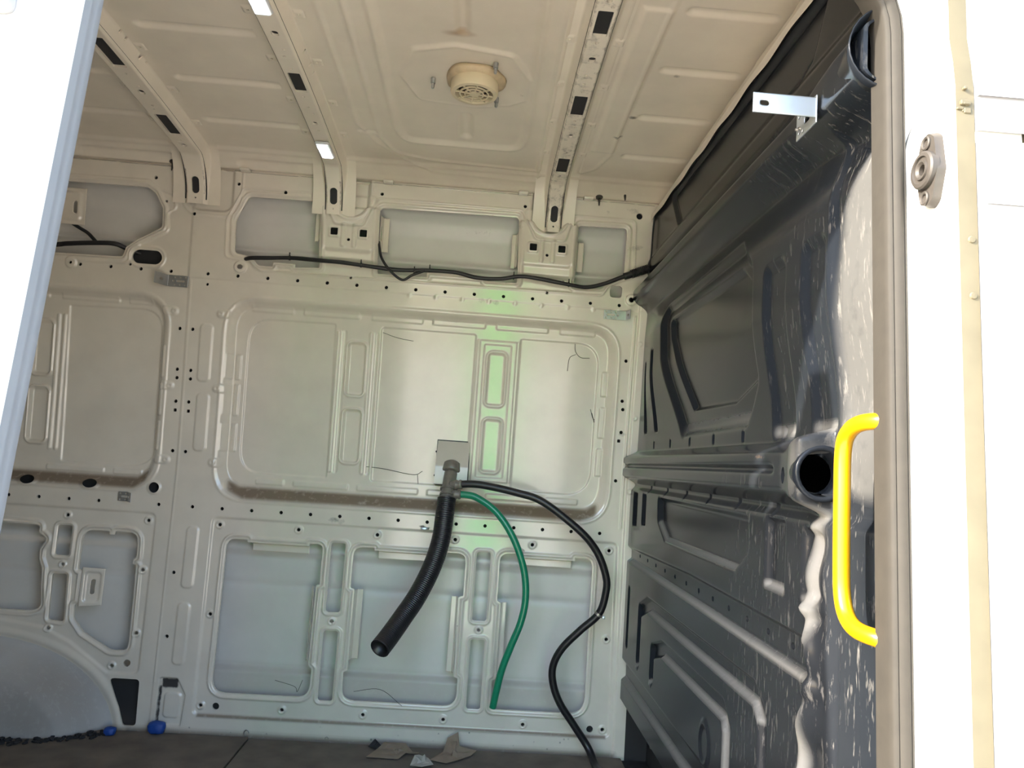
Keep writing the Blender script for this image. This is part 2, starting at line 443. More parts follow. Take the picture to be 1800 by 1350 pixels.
# outer press line that frames openings 2 to 4
frame_up = poly([(-0.842, 1.588), (-0.795, 1.692), (-0.535, 1.694), (-0.528, 1.655), (-0.5, 1.6), (-0.41, 1.6), (-0.388, 1.66), (-0.372, 1.694), (0.09, 1.694), (0.11, 1.655), (0.14, 1.6), (0.235, 1.6), (0.258, 1.69), (0.46, 1.69), (0.468, 1.52), (0.43, 1.495), (0.382, 1.47), (0.37, 1.443), (-0.725, 1.437), (-0.757, 1.464), (-0.838, 1.472)], 0.016)
W.bead(frame_up, 0.005, 0.006)
W.step(frame_up, -0.004, 0.008)
for xa, xb in ((-0.546, -0.362), (0.088, 0.273)):      # the hanging tongues under the roof bows
    c = (xa+xb)/2
    t = rect(xa-0.004, xb+0.004, 1.488, 1.66, 0.012)
    W.step(t, 0.012, 0.014)
    W.step(rect(xa+0.012, xb-0.012, 1.52, 1.70, 0.014), 0.006, 0.012)
    W.step(rect(c-0.052, c+0.052, 1.628, 1.80, 0.05), -0.014, 0.012)
    W.bead(rect(c-0.052, c+0.052, 1.628, 1.80, 0.05), 0.004, 0.006, 0.01)
    W.step(rect(c-0.024, c-0.012, 1.53, 1.605, 0.005), 0.004, 0.006); W.step(rect(c+0.012, c+0.024, 1.53, 1.605, 0.005), 0.004, 0.006)
    for sx in (-0.046, 0.046):
        W.step(rect(c+sx-0.017, c+sx+0.017, 1.576-0.017, 1.576+0.017, 0.006), 0.004, 0.005)
        W.hole(rect(c+sx-0.0115, c+sx+0.0115, 1.576-0.0115, 1.576+0.0115, 0.003))
    W.hole(circ(c, 1.554, 0.005))
    W.hole(circ(c+0.06, 1.478, 0.0035))
W.step(rect(-0.96, -0.83, 1.615, 1.80, 0.03), -0.008, 0.012)
W.bead(rect(-0.985, -0.80, 1.6, 1.82, 0.05), 0.003, 0.006)
for x, z in ((-1.074, 1.705), (-0.813, 1.705), (-0.56, 1.71), (-0.36, 1.71), (0.10, 1.708), (0.24, 1.705), (-0.945, 1.60), (-0.665, 1.69)):
    W.hole(circ(x, z, 0.0055))
W.hole(circ(0.472, 1.706, 0.010)); W.hole(circ(-1.035, 1.633, 0.004))
W.hole(rect(-1.130, -1.038, 1.432, 1.476, 0.022)); W.bead(rect(-1.130, -1.038, 1.432, 1.476, 0.022), 0.003, 0.006, 0.009)
W.step(circ(-0.790, 1.444, 0.019), 0.005, 0.006); W.hole(ell(-0.790, 1.444, 0.0095, 0.0075))
W.step(circ(-1.318, 1.418, 0.017), 0.005, 0.006); W.hole(circ(-1.318, 1.418, 0.005))
W.hole(rect(0.394, 0.433, 1.439, 1.477, 0.01)); W.step(circ(0.465, 1.435, 0.018), 0.004, 0.006); W.hole(circ(0.465, 1.435, 0.0085))
# row of holes and the seams
for i in range(15):
    W.hole(circ(-0.890+0.0941*i, 1.4150, 0.0056))
for x in (-1.384, -1.290, -1.195, -1.101, -1.007): W.hole(circ(x, 1.415, 0.0056))
for x, z in ((-0.890, 1.382), (-0.44, 1.437), (0.19, 1.437), (-1.135, 1.427)): W.hole(circ(x, z, 0.0046))
W.func(lambda U, V: 0.0022*S01((V-1.3985)/0.003)*S01((U+0.955)/0.004))
W.func(lambda U, V: -0.0022*S01((-0.9445-0.006*(V-0.75)-U)/0.003+0.5))
W.bead(line([(-0.9415, 1.39), (-0.938, 0.14)], 0.0), 0.0012, 0.004)
for i in range(9): W.step(circ(-0.25+0.085*i, 1.396, 0.006), 0.002, 0.008)
# big pressed window panels
pw = poly([(-0.822, 1.345), (0.434, 1.345), (0.434, 0.712), (-0.822, 0.712)], 0.105, 9)
def flank(sh, depth, wt, ws, wb, z0, z1):    # a recess with a wide, dusty lower flank
    f, bb = sh
    def fn(U, V):
        d = f(U, V); w = np.where(V < z0+0.06, wb, np.where(V > z1-0.06, wt, ws))
        t = np.clip((V-z0)/0.12, 0, 1); w = wb*(1-S01(t)) + (wt+(ws-wt)*S01((z1-V)/0.12))*S01(t)
        return -depth*S01(-d/w)
    W.ops.append((bb, 0.01, fn))
flank(pw, 0.028, 0.02, 0.028, 0.048, 0.712, 1.345)
W.bead(pw, 0.003, 0.008, 0.006)
pl = poly([(-1.745, 1.338), (-1.006, 1.338), (-1.006, 0.722), (-1.745, 0.722)], 0.105, 9)
flank(pl, 0.028, 0.02, 0.028, 0.048, 0.722, 1.338)
W.bead(pl, 0.003, 0.008, 0.006)
W.dirt(poly([(-0.79, 0.775), (-0.75, 0.752), (0.37, 0.752), (0.405, 0.775), (0.40, 0.73), (0.35, 0.712), (-0.73, 0.712), (-0.78, 0.735)], 0.02), 1.0, 0.02)
W.dirt(poly([(-1.74, 0.760), (-1.07, 0.760), (-1.03, 0.79), (-1.035, 0.75), (-1.07, 0.723), (-1.74, 0.723)], 0.02), 1.0, 0.02)
# inside the right panel
W.step(poly([(-0.757, 1.290), (-0.483, 1.292), (-0.477, 0.796), (-0.757, 0.797)], [0.075, 0.006, 0.008, 0.075], 8), -0.0045, 0.005)
W.step(rect(-0.334, -0.028, 0.797, 1.292, 0.008), -0.0045, 0.005)
W.step(poly([(0.119, 1.288), (0.378, 1.288), (0.378, 0.795), (0.119, 0.795)], [0.006, 0.075, 0.085, 0.008], 8), -0.0045, 0.005)
for x in (-0.470, -0.451, -0.366, -0.347): W.step(rect(x-0.005, x+0.005, 0.815, 1.272, 0.005), 0.005 if x in (-0.470, -0.366) else -0.003, 0.006)
for z0, z1 in ((1.072, 1.231), (0.856, 1.015)):
    for x0, x1 in ((-0.431, -0.385), (0.022, 0.069)):
        W.step(rect(x0-0.002, x1+0.002, z0-0.002, z1+0.002, 0.008), -0.007, 0.006)
        W.bead(rect(x0, x1, z0, z1, 0.010), 0.007, 0.007, 0.009)
W.step(rect(-0.014, 0.108, 0.818, 1.275, 0.004), 0.006, 0.007)
W.step(rect(0.002, 0.090, 0.832, 1.262, 0.004), -0.005, 0.006)
for x in (-0.019, 0.113): W.bead(line([(x, 0.82), (x, 1.275)], 0.0), 0.004, 0.004)
for x0, x1 in ((-0.751, -0.617), (-0.586, -0.406), (-0.368, -0.203), (-0.170, 0.0), (0.036, 0.206), (0.244, 0.36)):
    W.step(rect(x0, x1, 1.312, 1.331, 0.005), 0.0045, 0.006)
for x0, x1 in ((-0.70, -0.611), (-0.580, -0.405), (-0.376, -0.180), (-0.150, 0.01), (0.04, 0.2), (0.235, 0.34)):
    W.step(rect(x0, x1, 0.762, 0.780, 0.005), 0.0045, 0.006)
for z0, z1 in ((1.09, 1.17), (0.975, 1.075), (0.86, 0.95)):
    W.step(rect(-0.790, -0.774, z0, z1, 0.004), 0.004, 0.006); W.step(rect(-0.815, -0.799, z0, z1, 0.004), 0.003, 0.005)
for z0, z1 in ((1.12, 1.2), (0.985, 1.085), (0.86, 0.95)): W.step(rect(0.392, 0.41, z0, z1, 0.004), 0.005, 0.006)
# inside the left panel
W.step(poly([(-1.326, 1.289), (-1.035, 1.296), (-1.026, 0.795), (-1.318, 0.795)], [0.006, 0.07, 0.07, 0.006], 8), -0.0045, 0.005)
for x in (-1.357, -1.338): W.step(rect(x-0.005, x+0.005, 0.828, 1.26, 0.005), 0.005, 0.006)
for z0, z1 in ((1.07, 1.23), (0.855, 1.018)):
    W.step(rect(-1.425, -1.378, z0, z1, 0.008), -0.007, 0.006); W.bead(rect(-1.425, -1.378, z0, z1, 0.01), 0.007, 0.007, 0.009)
for x0, x1 in ((-1.35, -1.17), (-1.14, -1.06), (-1.56, -1.39)): W.step(rect(x0, x1, 1.308, 1.325, 0.005), 0.004, 0.006)
for x0, x1 in ((-1.36, -1.18), (-1.15, -1.06)): W.step(rect(x0, x1, 0.765, 0.782, 0.005), 0.004, 0.006)
for z0, z1 in ((1.08, 1.18), (0.96, 1.06), (0.85, 0.94)): W.step(rect(-1.022, -1.008, z0, z1, 0.004), 0.004, 0.006)
for x in (-1.400, -1.207): W.step(ell(x, 0.731, 0.03, 0.018), 0.006, 0.008); W.hole(ell(x, 0.731, 0.023, 0.0135))
W.step(circ(-1.007, 0.731, 0.021), 0.004, 0.005); W.hole(circ(-1.007, 0.731, 0.0165))
# pillar between the panels
for x0, x1, z0, z1 in ((-0.901, -0.862, 1.075, 1.257), (-0.897, -0.858, 0.855, 1.037), (-0.889, -0.853, 0.428, 0.618), (-0.891, -0.854, 0.196, 0.383)):
    W.step(rect(x0, x1, z0, z1, 0.014), 0.004, 0.007)
for x, z in ((-0.967, 1.237), (-0.926, 1.237), (-0.966, 1.108), (-0.923, 1.107), (-0.965, 1.081), (-0.922, 1.080), (-0.963, 1.007), (-0.922, 1.007), (-0.961, 0.850), (-0.920, 0.850), (-0.916, 0.473), (-0.915, 0.278), (0.463, 1.238), (0.460, 1.108), (0.464, 1.081), (0.464, 1.007), (0.457, 0.850)):
    W.hole(circ(x, z, 0.0056))
for x, z in ((-0.963, 0.979), (-0.921, 0.978), (0.458, 0.979)): W.hole(rect(x-0.005, x+0.005, z-0.005, z+0.005, 0.0008))
for x, z in ((-0.987, 1.291), (-0.985, 1.055), (-0.979, 0.821)): W.step(rect(x-0.04, x+0.012, z-0.013, z+0.013, 0.012), 0.003, 0.006); W.boss(x, z, 0.008, 0.003, 0.0)
for x, z in ((-0.841, 1.292), (-0.838, 1.056), (-0.834, 0.821)): W.step(rect(x-0.012, x+0.03, z-0.013, z+0.013, 0.012), 0.003, 0.006); W.boss(x, z, 0.008, 0.003, 0.0)
for z in (1.294, 1.055, 0.818): W.boss(0.504, z, 0.007, 0.004, 0.0)
W.bead(line([(0.484, 1.38), (0.482, 0.70)], 0.0), 0.004, 0.006)
W.step(rect(0.494, 0.56, -0.1, 1.45, 0.004), 0.006, 0.006)
# lower row of holes
for i in range(15): W.hole(circ(-0.881+0.0926*i, 0.6785, 0.0056))
for x in (-1.450, -1.357, -1.265, -1.173, -0.987): W.hole(circ(x, 0.679, 0.0056))
# lower frames
fr = poly([(-0.814, 0.650), (0.474, 0.650), (0.480, 0.050), (-0.812, 0.050)], 0.018)
W.step(fr, -0.006, 0.009)
fl = poly([(-1.745, 0.651), (-0.992, 0.650), (-0.992, 0.158), (-1.085, 0.159), (-1.13, 0.19), (-1.21, 0.246), (-1.30, 0.285), (-1.42, 0.30), (-1.745, 0.285)], [0.01, 0.02, 0.02, 0.01, 0.02, 0.04, 0.05, 0.05, 0.05])
W.step(fl, -0.006, 0.009)
lo1 = poly([(-0.764, 0.588), (-0.70, 0.588), (-0.70, 0.579), (-0.505, 0.579), (-0.505, 0.588), (-0.463, 0.588), (-0.463, 0.463), (-0.474, 0.459), (-0.476, 0.215), (-0.464, 0.205), (-0.464, 0.117), (-0.764, 0.117)], [0.045, 0.001, 0.001, 0.001, 0.001, 0.05, 0.003, 0.003, 0.003, 0.003, 0.05, 0.045], 7)
lo2 = poly([(-0.365, 0.587), (-0.30, 0.587), (-0.30, 0.578), (-0.07, 0.578), (-0.07, 0.587), (-0.008, 0.587), (-0.008, 0.455), (-0.022, 0.450), (-0.020, 0.205), (-0.007, 0.20), (-0.007, 0.115), (-0.364, 0.115), (-0.364, 0.20), (-0.352, 0.206), (-0.352, 0.455), (-0.365, 0.46)], [0.05, 0.001, 0.001, 0.001, 0.001, 0.05, 0.003, 0.003, 0.003, 0.003, 0.05, 0.05, 0.003, 0.003, 0.003, 0.003], 7)
lo3 = poly([(0.100, 0.596), (0.16, 0.596), (0.16, 0.585), (0.34, 0.585), (0.34, 0.596), (0.398, 0.596), (0.398, 0.113), (0.101, 0.113), (0.101, 0.2), (0.112, 0.206), (0.112, 0.44), (0.100, 0.446)], [0.05, 0.001, 0.001, 0.001, 0.001, 0.05, 0.055, 0.01, 0.003, 0.003, 0.003, 0.003], 7)
for sh in (lo1, lo2, lo3): W.opening(sh, 0.007, 0.008, 0.012)
for x0, x1 in ((-0.437, -0.392), (0.0255, 0.0700)):
    W.opening(rect(x0, x1, 0.380, 0.595, 0.008), 0.006, 0.007, 0.008); W.opening(rect(x0, x1, 0.110, 0.323, 0.008), 0.006, 0.007, 0.008)
W.opening(poly([(-1.74, 0.597), (-1.345, 0.592), (-1.345, 0.57), (-1.318, 0.55), (-1.335, 0.52), (-1.335, 0.49), (-1.322, 0.46), (-1.318, 0.40), (-1.310, 0.34), (-1.345, 0.329), (-1.74, 0.333)], [0.05, 0.01, 0.005, 0.01, 0.004, 0.004, 0.004, 0.01, 0.03, 0.03, 0.04]), 0.007, 0.008, 0.012)
W.opening(rect(-1.289, -1.245, 0.503, 0.596, 0.007), 0.006, 0.007, 0.008); W.opening(poly([(-1.288, 0.447), (-1.243, 0.447), (-1.237, 0.302), (-1.284, 0.306)], 0.008), 0.006, 0.007, 0.008)
W.opening(poly([(-1.21, 0.587), (-1.13, 0.587), (-1.13, 0.576), (-1.112, 0.576), (-1.112, 0.587), (-1.040, 0.588), (-1.038, 0.51), (-1.048, 0.505), (-1.048, 0.49), (-1.036, 0.485), (-1.031, 0.225), (-1.085, 0.226), (-1.175, 0.276), (-1.206, 0.315), (-1.209, 0.355), (-1.195, 0.36), (-1.195, 0.46), (-1.21, 0.465)], [0.035, 0.002, 0.002, 0.002, 0.002, 0.04, 0.002, 0.002, 0.002, 0.002, 0.045, 0.03, 0.02, 0.02, 0.003, 0.003, 0.003, 0.003]), 0.007, 0.008, 0.012)
nuts = [(-1.264, 0.628), (-1.014, 0.627), (-1.014, 0.474), (-1.012, 0.281), (-1.075, 0.179), (-1.261, 0.475), (-1.280, 0.282), (-0.791, 0.628), (-0.544, 0.628), (-0.792, 0.352), (-0.792, 0.077), (-0.543, 0.076), (-0.415, 0.352), (-0.295, 0.628), (-0.047, 0.629), (0.201, 0.628), (0.450, 0.625), (0.456, 0.347), (0.459, 0.070), (0.207, 0.072), (-0.043, 0.074), (-0.293, 0.075), (0.048, 0.352)]
for x, z in nuts: W.boss(x, z)
for x, z in ((-1.030, 0.189), (-0.746, 0.076), (0.419, 0.069)): W.hole(circ(x, z, 0.0105))
# pillar foot, gap by the arch, edge of the wheel arch
W.step(poly([(-0.922, 0.153), (-0.870, 0.153), (-0.842, 0.105), (-0.848, 0.012), (-0.922, 0.012)], 0.006), -0.012, 0.006)
W.step(rect(-0.905, -0.855, 0.034, 0.108, 0.012), 0.005, 0.006)
W.dirt(rect(-0.918, -0.868, 0.122, 0.150, 0.004), 1.0, 0.02, 'grime')
W.dirt(rect(-0.924, -0.915, 0.02, 0.13, 0.002), 0.8, 0.01, 'grime')
W.hole(poly([(-1.078, 0.144), (-0.984, 0.144), (-0.980, 0.006), (-1.018, 0.006), (-1.036, 0.058)], 0.012))
AX, AZ, AA, AB = -1.47, -0.035, 0.430, 0.290         # wheel arch ellipse on the wall
W.bead(ell(AX, AZ, AA+0.015, AB+0.012), 0.006, 0.016)
W.hole(ell(AX, AZ, AA-0.012, AB-0.012))
# dust, marks
W.dirt(rect(-1.2, 0.5, -0.03, 0.004, 0.002), 0.8, 0.02); W.dirt(rect(-0.80, 0.47, 0.043, 0.053, 0.002), 0.9, 0.008)
for x, z, r, a in ((-0.434, 0.666, 0.016, 0.52), (-0.420, 0.662, 0.022, 0.40), (-0.155, 0.664, 0.007, 0.7), (0.465, 1.0, 0.012, 0.5), (0.455, 1.60, 0.02, 0.42), (0.47, 1.605, 0.018, 0.45), (-0.02, 1.397, 0.02, 0.36), (0.03, 1.393, 0.016, 0.42), (0.37, 1.71, 0.014, 0.38), (0.08, 1.64, 0.02, 0.42), (0.45, 1.72, 0.02, 0.40)):
    W.dirt(ell(x, z, r*1.6, r*0.7), a, r, 'grime')
for i in range(26):
    W.dirt(circ(rnd.uniform(-0.9, 0.45), rnd.uniform(0.0, 0.045), 0.004), rnd.uniform(0.4, 0.8), 0.012, 'grime')
W.compute(wall_map)

# outer skin behind the openings
def skin_h(U, V):
    h = -0.085 + 0.0*U
    h = h + 0.020*S01((V-0.525)/0.03) - 0.008*S01((V-0.56)/0.02)
    h = h + 0.018*S01((0.185-V)/0.02) - 0.004*np.exp(-((V-0.44)/0.012)**2)
    h = h + 0.012*np.exp(-((V-1.515)/0.010)**2) + 0.012*S01((V-1.60)/0.05)
    return h
K = Sheet(np.linspace(-2.6, 0.53, 80), np.linspace(-0.05, 1.75, 361))
K.func(skin_h)
K.dirt(rect(-1.7, 0.5, 0.0, 0.19, 0.01), 0.35, 0.03)
K.dirt(rect(-0.12, 0.1, 1.61, 1.655, 0.01), 0.35, 0.05, 'grime')
K.compute(wall_map)
wall_back = K.emit('wall_back', 'skin'); struct(wall_back)
wall_back['label'] = 'pressed cream painted metal side of the van facing the door'
W.emit('rail_panel', 'paint', wall_back, lambda u, v: v > 1.3985)
W.emit('rear_side_panel', 'paint', wall_back, lambda u, v: (v <= 1.3985) & (u < -0.941) & (v > 0.16))
W.emit('window_panel', 'paint', wall_back, lambda u, v: (v <= 1.3985) & (u >= -0.941) & (v > 0.70))
W.emit('lower_panel', 'paint', wall_back, lambda u, v: ((v <= 0.70) & (u >= -0.941)) | ((v <= 0.16) & (u < -0.941)))
# plain remainder of the side towards the rear doors
part('side_panel', box(-2.6, -1.76, 0.0, 0.01, -0.03, 1.0), 'paint', wall_back)
part('side_panel', box(-2.6, -1.76, -0.055, -0.03, 1.0, 1.75), 'paint', wall_back)

# dark sheets added behind the inner panel to put shade in its holes
def dark_backing(x0, x1, z0, z1):
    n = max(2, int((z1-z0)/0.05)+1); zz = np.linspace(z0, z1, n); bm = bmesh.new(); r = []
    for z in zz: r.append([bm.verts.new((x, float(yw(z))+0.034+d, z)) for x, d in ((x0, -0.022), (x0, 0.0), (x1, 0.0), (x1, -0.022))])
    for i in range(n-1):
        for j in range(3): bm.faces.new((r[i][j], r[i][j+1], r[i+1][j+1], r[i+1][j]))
    part('dark_backing', bm_mesh(bm), 'darkin', wall_back)
dark_backing(-1.74, 0.50, 0.603, 0.705); dark_backing(-1.74, 0.50, 1.355, 1.432); dark_backing(-1.0, -0.835, 0.17, 1.62); dark_backing(0.442, 0.51, 0.11, 1.72)
dark_backing(-0.80, 0.50, 0.0, 0.10); dark_backing(-0.815, -0.772, 0.1, 0.6); dark_backing(-1.74, 0.50, 1.682, 1.735); dark_backing(-0.535, -0.375, 1.50, 1.68); dark_backing(0.10, 0.262, 1.50, 1.68)
dark_backing(-1.095, -0.968, -0.01, 0.152); dark_backing(-1.15, -1.02, 1.424, 1.484); dark_backing(-1.74, -0.975, 0.705, 0.765)

# wheel arch bulging into the load space
A = Sheet(np.linspace(AX-AA, AX+AA, 150), np.linspace(-0.03, AZ+AB, 90))
def dome(U, V):
    r = np.hypot((U-AX)/AA, (V-AZ)/AB)
    h = 0.13*np.sqrt(np.clip(1-r**3, 0, 1))*S01((1.0-r)/0.35+0.15)
    a = np.arctan2(V-AZ, U-AX)
    h = h + 0.012*np.exp(-((a-1.15-0.5*(1-r))/0.10)**2)*S01((0.93-r)/0.1)*S01((r-0.3)/0.2)
    h = h + 0.008*np.exp(-(((U+1.40)/0.035)**2+((V-0.19)/0.018)**2))
    return h - 0.004
A.func(dome); A.hole((lambda U, V: -(np.hypot((U-AX)/AA, (V-AZ)/AB)-0.995)*AB, (-9, 9, -9, 9)))
A.dirt(ell(AX+0.25, 0.08, 0.16, 0.11), 0.55, 0.15); A.dirt(rect(-1.9, -1.0, -0.03, 0.0, 0.001), 0.9, 0.04)
A.dirt(rect(-1.9, -1.0, -0.03, 0.25, 0.02), 0.6, 0.1, 'scuff')
A.compute(wall_map, edge=0)
A.emit('wheel_arch', 'arch', wall_back)

def plate(name, pts2d, mapf, res, mat, parent, thick=0.0015, holes=(), ops=None, flip=False):
    """small pressed plate on its own grid"""
    (u0, u1, v0, v1) = pts2d
    s = Sheet(np.linspace(u0, u1, max(2, int(round((u1-u0)/res))+1)), np.linspace(v0, v1, max(2, int(round((v1-v0)/res))+1)))
    for h in holes: s.hole(h)
    if ops: ops(s)
    s.compute(mapf, flip, edge=0)
    o = s.emit(name, mat)
    sm = o.modifiers.new('thickness', 'SOLIDIFY'); sm.thickness = thick; sm.offset = -1
    if parent is not None: attach(o, parent)
    return o
# folded brackets and lips inside the openings
def lip(x, z0, z1, sgn, depth=0.045, out=0.03, mat='paint', slot=False):
    def mp(U, V, H):
        y = yw(V)+0.004+np.minimum(U, depth); xx = x+sgn*(0.006*np.minimum(U, depth)/depth + np.maximum(U-depth, 0))
        return xx, y-H, V
    hs = [ell(depth*0.5, (z0+z1)/2, 0.004, (z1-z0)*0.23)] if slot else []
    plate('folded_lip', (0, depth+out, z0, z1), mp, 0.003, mat, wall_back, holes=hs)
lip(-0.352, 0.235, 0.452, 1, 0.03, 0.018, slot=False); lip(-0.022, 0.215, 0.45, -1, 0.02, 0.018)
lip(0.112, 0.215, 0.44, 1, 0.02, 0.014); lip(-0.478, 0.225, 0.455, -1, 0.02, 0.004)
lip(-0.358, 1.535, 1.645, 1, 0.03, 0.018, slot=True); lip(0.086, 1.515, 1.625, -1, 0.03, 0.014, slot=True)
lip(-0.549, 1.55, 1.64, -1, 0.02, 0.014); lip(0.278, 1.52, 1.615, 1, 0.025, 0.018)
def hanging_lip(x0, x1, z, drop=0.022):
    plate('folded_lip', (x0, x1, 0, 0.03+drop), lambda U, V, H: (U, 0.004+np.minimum(V, 0.03)-H, z-0.004*V/0.03-np.maximum(V-0.03, 0)), 0.003, 'paint', wall_back, flip=True)
hanging_lip(-0.69, -0.51, 0.580); hanging_lip(-0.29, -0.075, 0.579); hanging_lip(0.165, 0.335, 0.586)
# bracket with a slot in the rear lower opening, and one in the rear upper opening
plate('mounting_bracket', (-1.197, -1.132, 0.352, 0.472), lambda U, V, H: (U, 0.002+0.25*np.maximum(0, U+1.19)*np.ones_like(V)-H, V+0.25*(U+1.197)*(0.41-V)*4), 0.003, 'paint', wall_back,
      holes=[rect(-1.170, -1.158, 0.388, 0.435, 0.006)], ops=lambda s: s.step(rect(-1.185, -1.143, 0.365, 0.458, 0.01), -0.005, 0.008))
plate('mounting_bracket', (-1.42, -1.29, 1.54, 1.655), lambda U, V, H: (U, yw(V)+0.012-H, V), 0.003, 'paint', wall_back,
      holes=[rect(-1.325, -1.313, 1.575, 1.612, 0.006)], ops=lambda s: s.step(rect(-1.40, -1.303, 1.553, 1.642, 0.012), 0.006, 0.01))
# stray threads stuck to the paint
def thread(pts, r=0.0009, off=-0.031):
    C = catmull([(x, float(yw(z))-off, z) for x, z in pts], 6)
    C[:, 1] -= 0.001
    part('stray_thread', tube(C, r, 5), 'thread', wall_back)
thread([(0.297, 1.286), (0.300, 1.262), (0.318, 1.243), (0.348, 1.243)]); thread([(0.302, 1.252), (0.282, 1.238), (0.278, 1.196)])
thread([(0.363, 1.077), (0.372, 1.05), (0.379, 1.043)]); thread([(0.368, 1.065), (0.378, 1.035)], 0.0012)
thread([(-0.385, 0.842), (-0.30, 0.838), (-0.20, 0.825), (-0.17, 0.838)]); thread([(-0.185, 0.825), (-0.18, 0.79), (-0.175, 0.765)])
thread([(-0.33, 1.276), (-0.28, 1.262), (-0.23, 1.256)], 0.0007)
thread([(-0.56, 0.18), (-0.50, 0.165), (-0.49, 0.15), (-0.477, 0.185)], 0.0008, 0.05); thread([(-0.32, 0.16), (-0.24, 0.17), (-0.17, 0.125)], 0.0008, 0.05)

# ------------------------------------------------------------------ roof
def roof_z(V): return zr(V) - 0.036*S01((V+0.185)/0.08)
roof_map = lambda U, V, H: (U, V, roof_z(V)-H)
def ax(*segs):
    out = []
    for a, b, s in segs: out.append(np.arange(a, b-1e-9, s))
    return np.concatenate(out+[[segs[-1][1]]])
R = Sheet(ax((-2.6, -1.35, 0.02), (-1.35, 0.60, 0.005)), ax((-1.7, -1.15, 0.02), (-1.15, -0.05, 0.004)))
def longbead(x0, x1, y, w=0.011, h=-0.007):      # swage pressed upwards, tapering at its free end
    R.step(rect(x0, x1, y-w, y+w, w), h, 0.014)
for y in (-1.04, -0.80, -0.565, -0.342, -0.130): longbead(-0.845 if y < -0.2 else -0.81, -0.555, y); longbead(-1.30, -1.01, y)
for y in (-1.04, -0.802, -0.565, -0.332): longbead(0.366, 0.552, y)
big = poly([(-0.292, -1.6), (-0.294, -0.40), (-0.275, -0.315), (0.06, -0.312), (0.076, -0.40), (0.076, -1.6)], [0.01, 0.05, 0.05, 0.05, 0.05, 0.01], 7)
R.bead(big, 0.006, 0.016); R.step(big, -0.006, 0.012)
mid = poly([(-0.352, -1.6), (-0.348, -0.33), (-0.31, -0.235), (-0.2, -0.205), (0.128, -0.19), (0.128, -1.6)], [0.01, 0.05, 0.06, 0.06, 0.01, 0.01], 7)
R.bead(mid, 0.004, 0.010)
out_ = poly([(-0.411, -1.6), (-0.405, -0.40), (-0.36, -0.29), (-0.28, -0.19), (-0.2, -0.155), (0.13, -0.15), (0.13, -1.6)], [0.01, 0.05, 0.05, 0.05, 0.05, 0.01, 0.01], 7)
R.bead(out_, 0.003, 0.010)
R.step(rect(-0.405, -0.35, -0.358, -0.346, 0.004), -0.005, 0.008)
octa = poly([(-0.215, -0.79), (-0.115, -0.825), (0.02, -0.80), (0.066, -0.70), (0.064, -0.595), (0.02, -0.56), (-0.07, -0.535), (-0.215, -0.553), (-0.253, -0.66)], 0.02)
R.step(octa, 0.005, 0.012); R.bead(octa, 0.003, 0.010)
R.step(rect(-0.110, -0.085, -1.5, -0.868, 0.012), -0.010, 0.018); R.step(rect(-0.109, -0.082, -0.49, -0.352, 0.012), -0.010, 0.018)
hat = poly([(0.277, -1.04), (0.335, -1.04), (0.333, -0.348), (0.276, -0.348)], 0.01); R.step(hat, 0.005, 0.010)
R.bead(line([(0.276, -1.04), (0.276, -0.35)], 0.0), 0.003, 0.006)
R.bead(poly([(0.25, -1.6), (0.25, -0.19), (0.30, -0.235), (0.33, -0.33), (0.335, -1.6)], [0.01, 0.01, 0.04, 0.04, 0.01]), 0.003, 0.008)
for y, h in ((-0.172, 0.004), (-0.118, 0.006), (-0.085, 0.008)): R.bead(line([(-2.6, y), (0.6, y)], 0.0), h, 0.014)
for x, y, a in ((0.33, -0.45, 0.6), (0.35, -0.56, 0.7), (0.41, -0.78, 0.5), (0.40, -0.35, 0.3), (0.10, -0.27, 0.3), (-0.05, -0.2, 0.3), (0.05, -0.62, 0.4), (0.0, -0.46, 0.35), (0.48, -0.2, 0.4), (0.2, -0.16, 0.5), (-0.66, -0.33, 0.3), (-0.58, -0.45, 0.25)):
    R.dirt(ell(x, y, 0.016, 0.01), a, 0.02, 'grime')
R.dirt(rect(-0.42, 0.55, -0.25, -0.05, 0.03), 0.22, 0.15); R.dirt(rect(-0.25, 0.3, -1.2, -0.75, 0.03), 0.15, 0.3)
R.dirt(ell(-0.105, -0.868, 0.03, 0.01), 0.9, 0.02)
R.compute(roof_map, True)
ceiling = R.emit('ceiling', 'roof'); struct(ceiling)
ceiling['label'] = 'ribbed cream painted metal roof of the van seen from below'

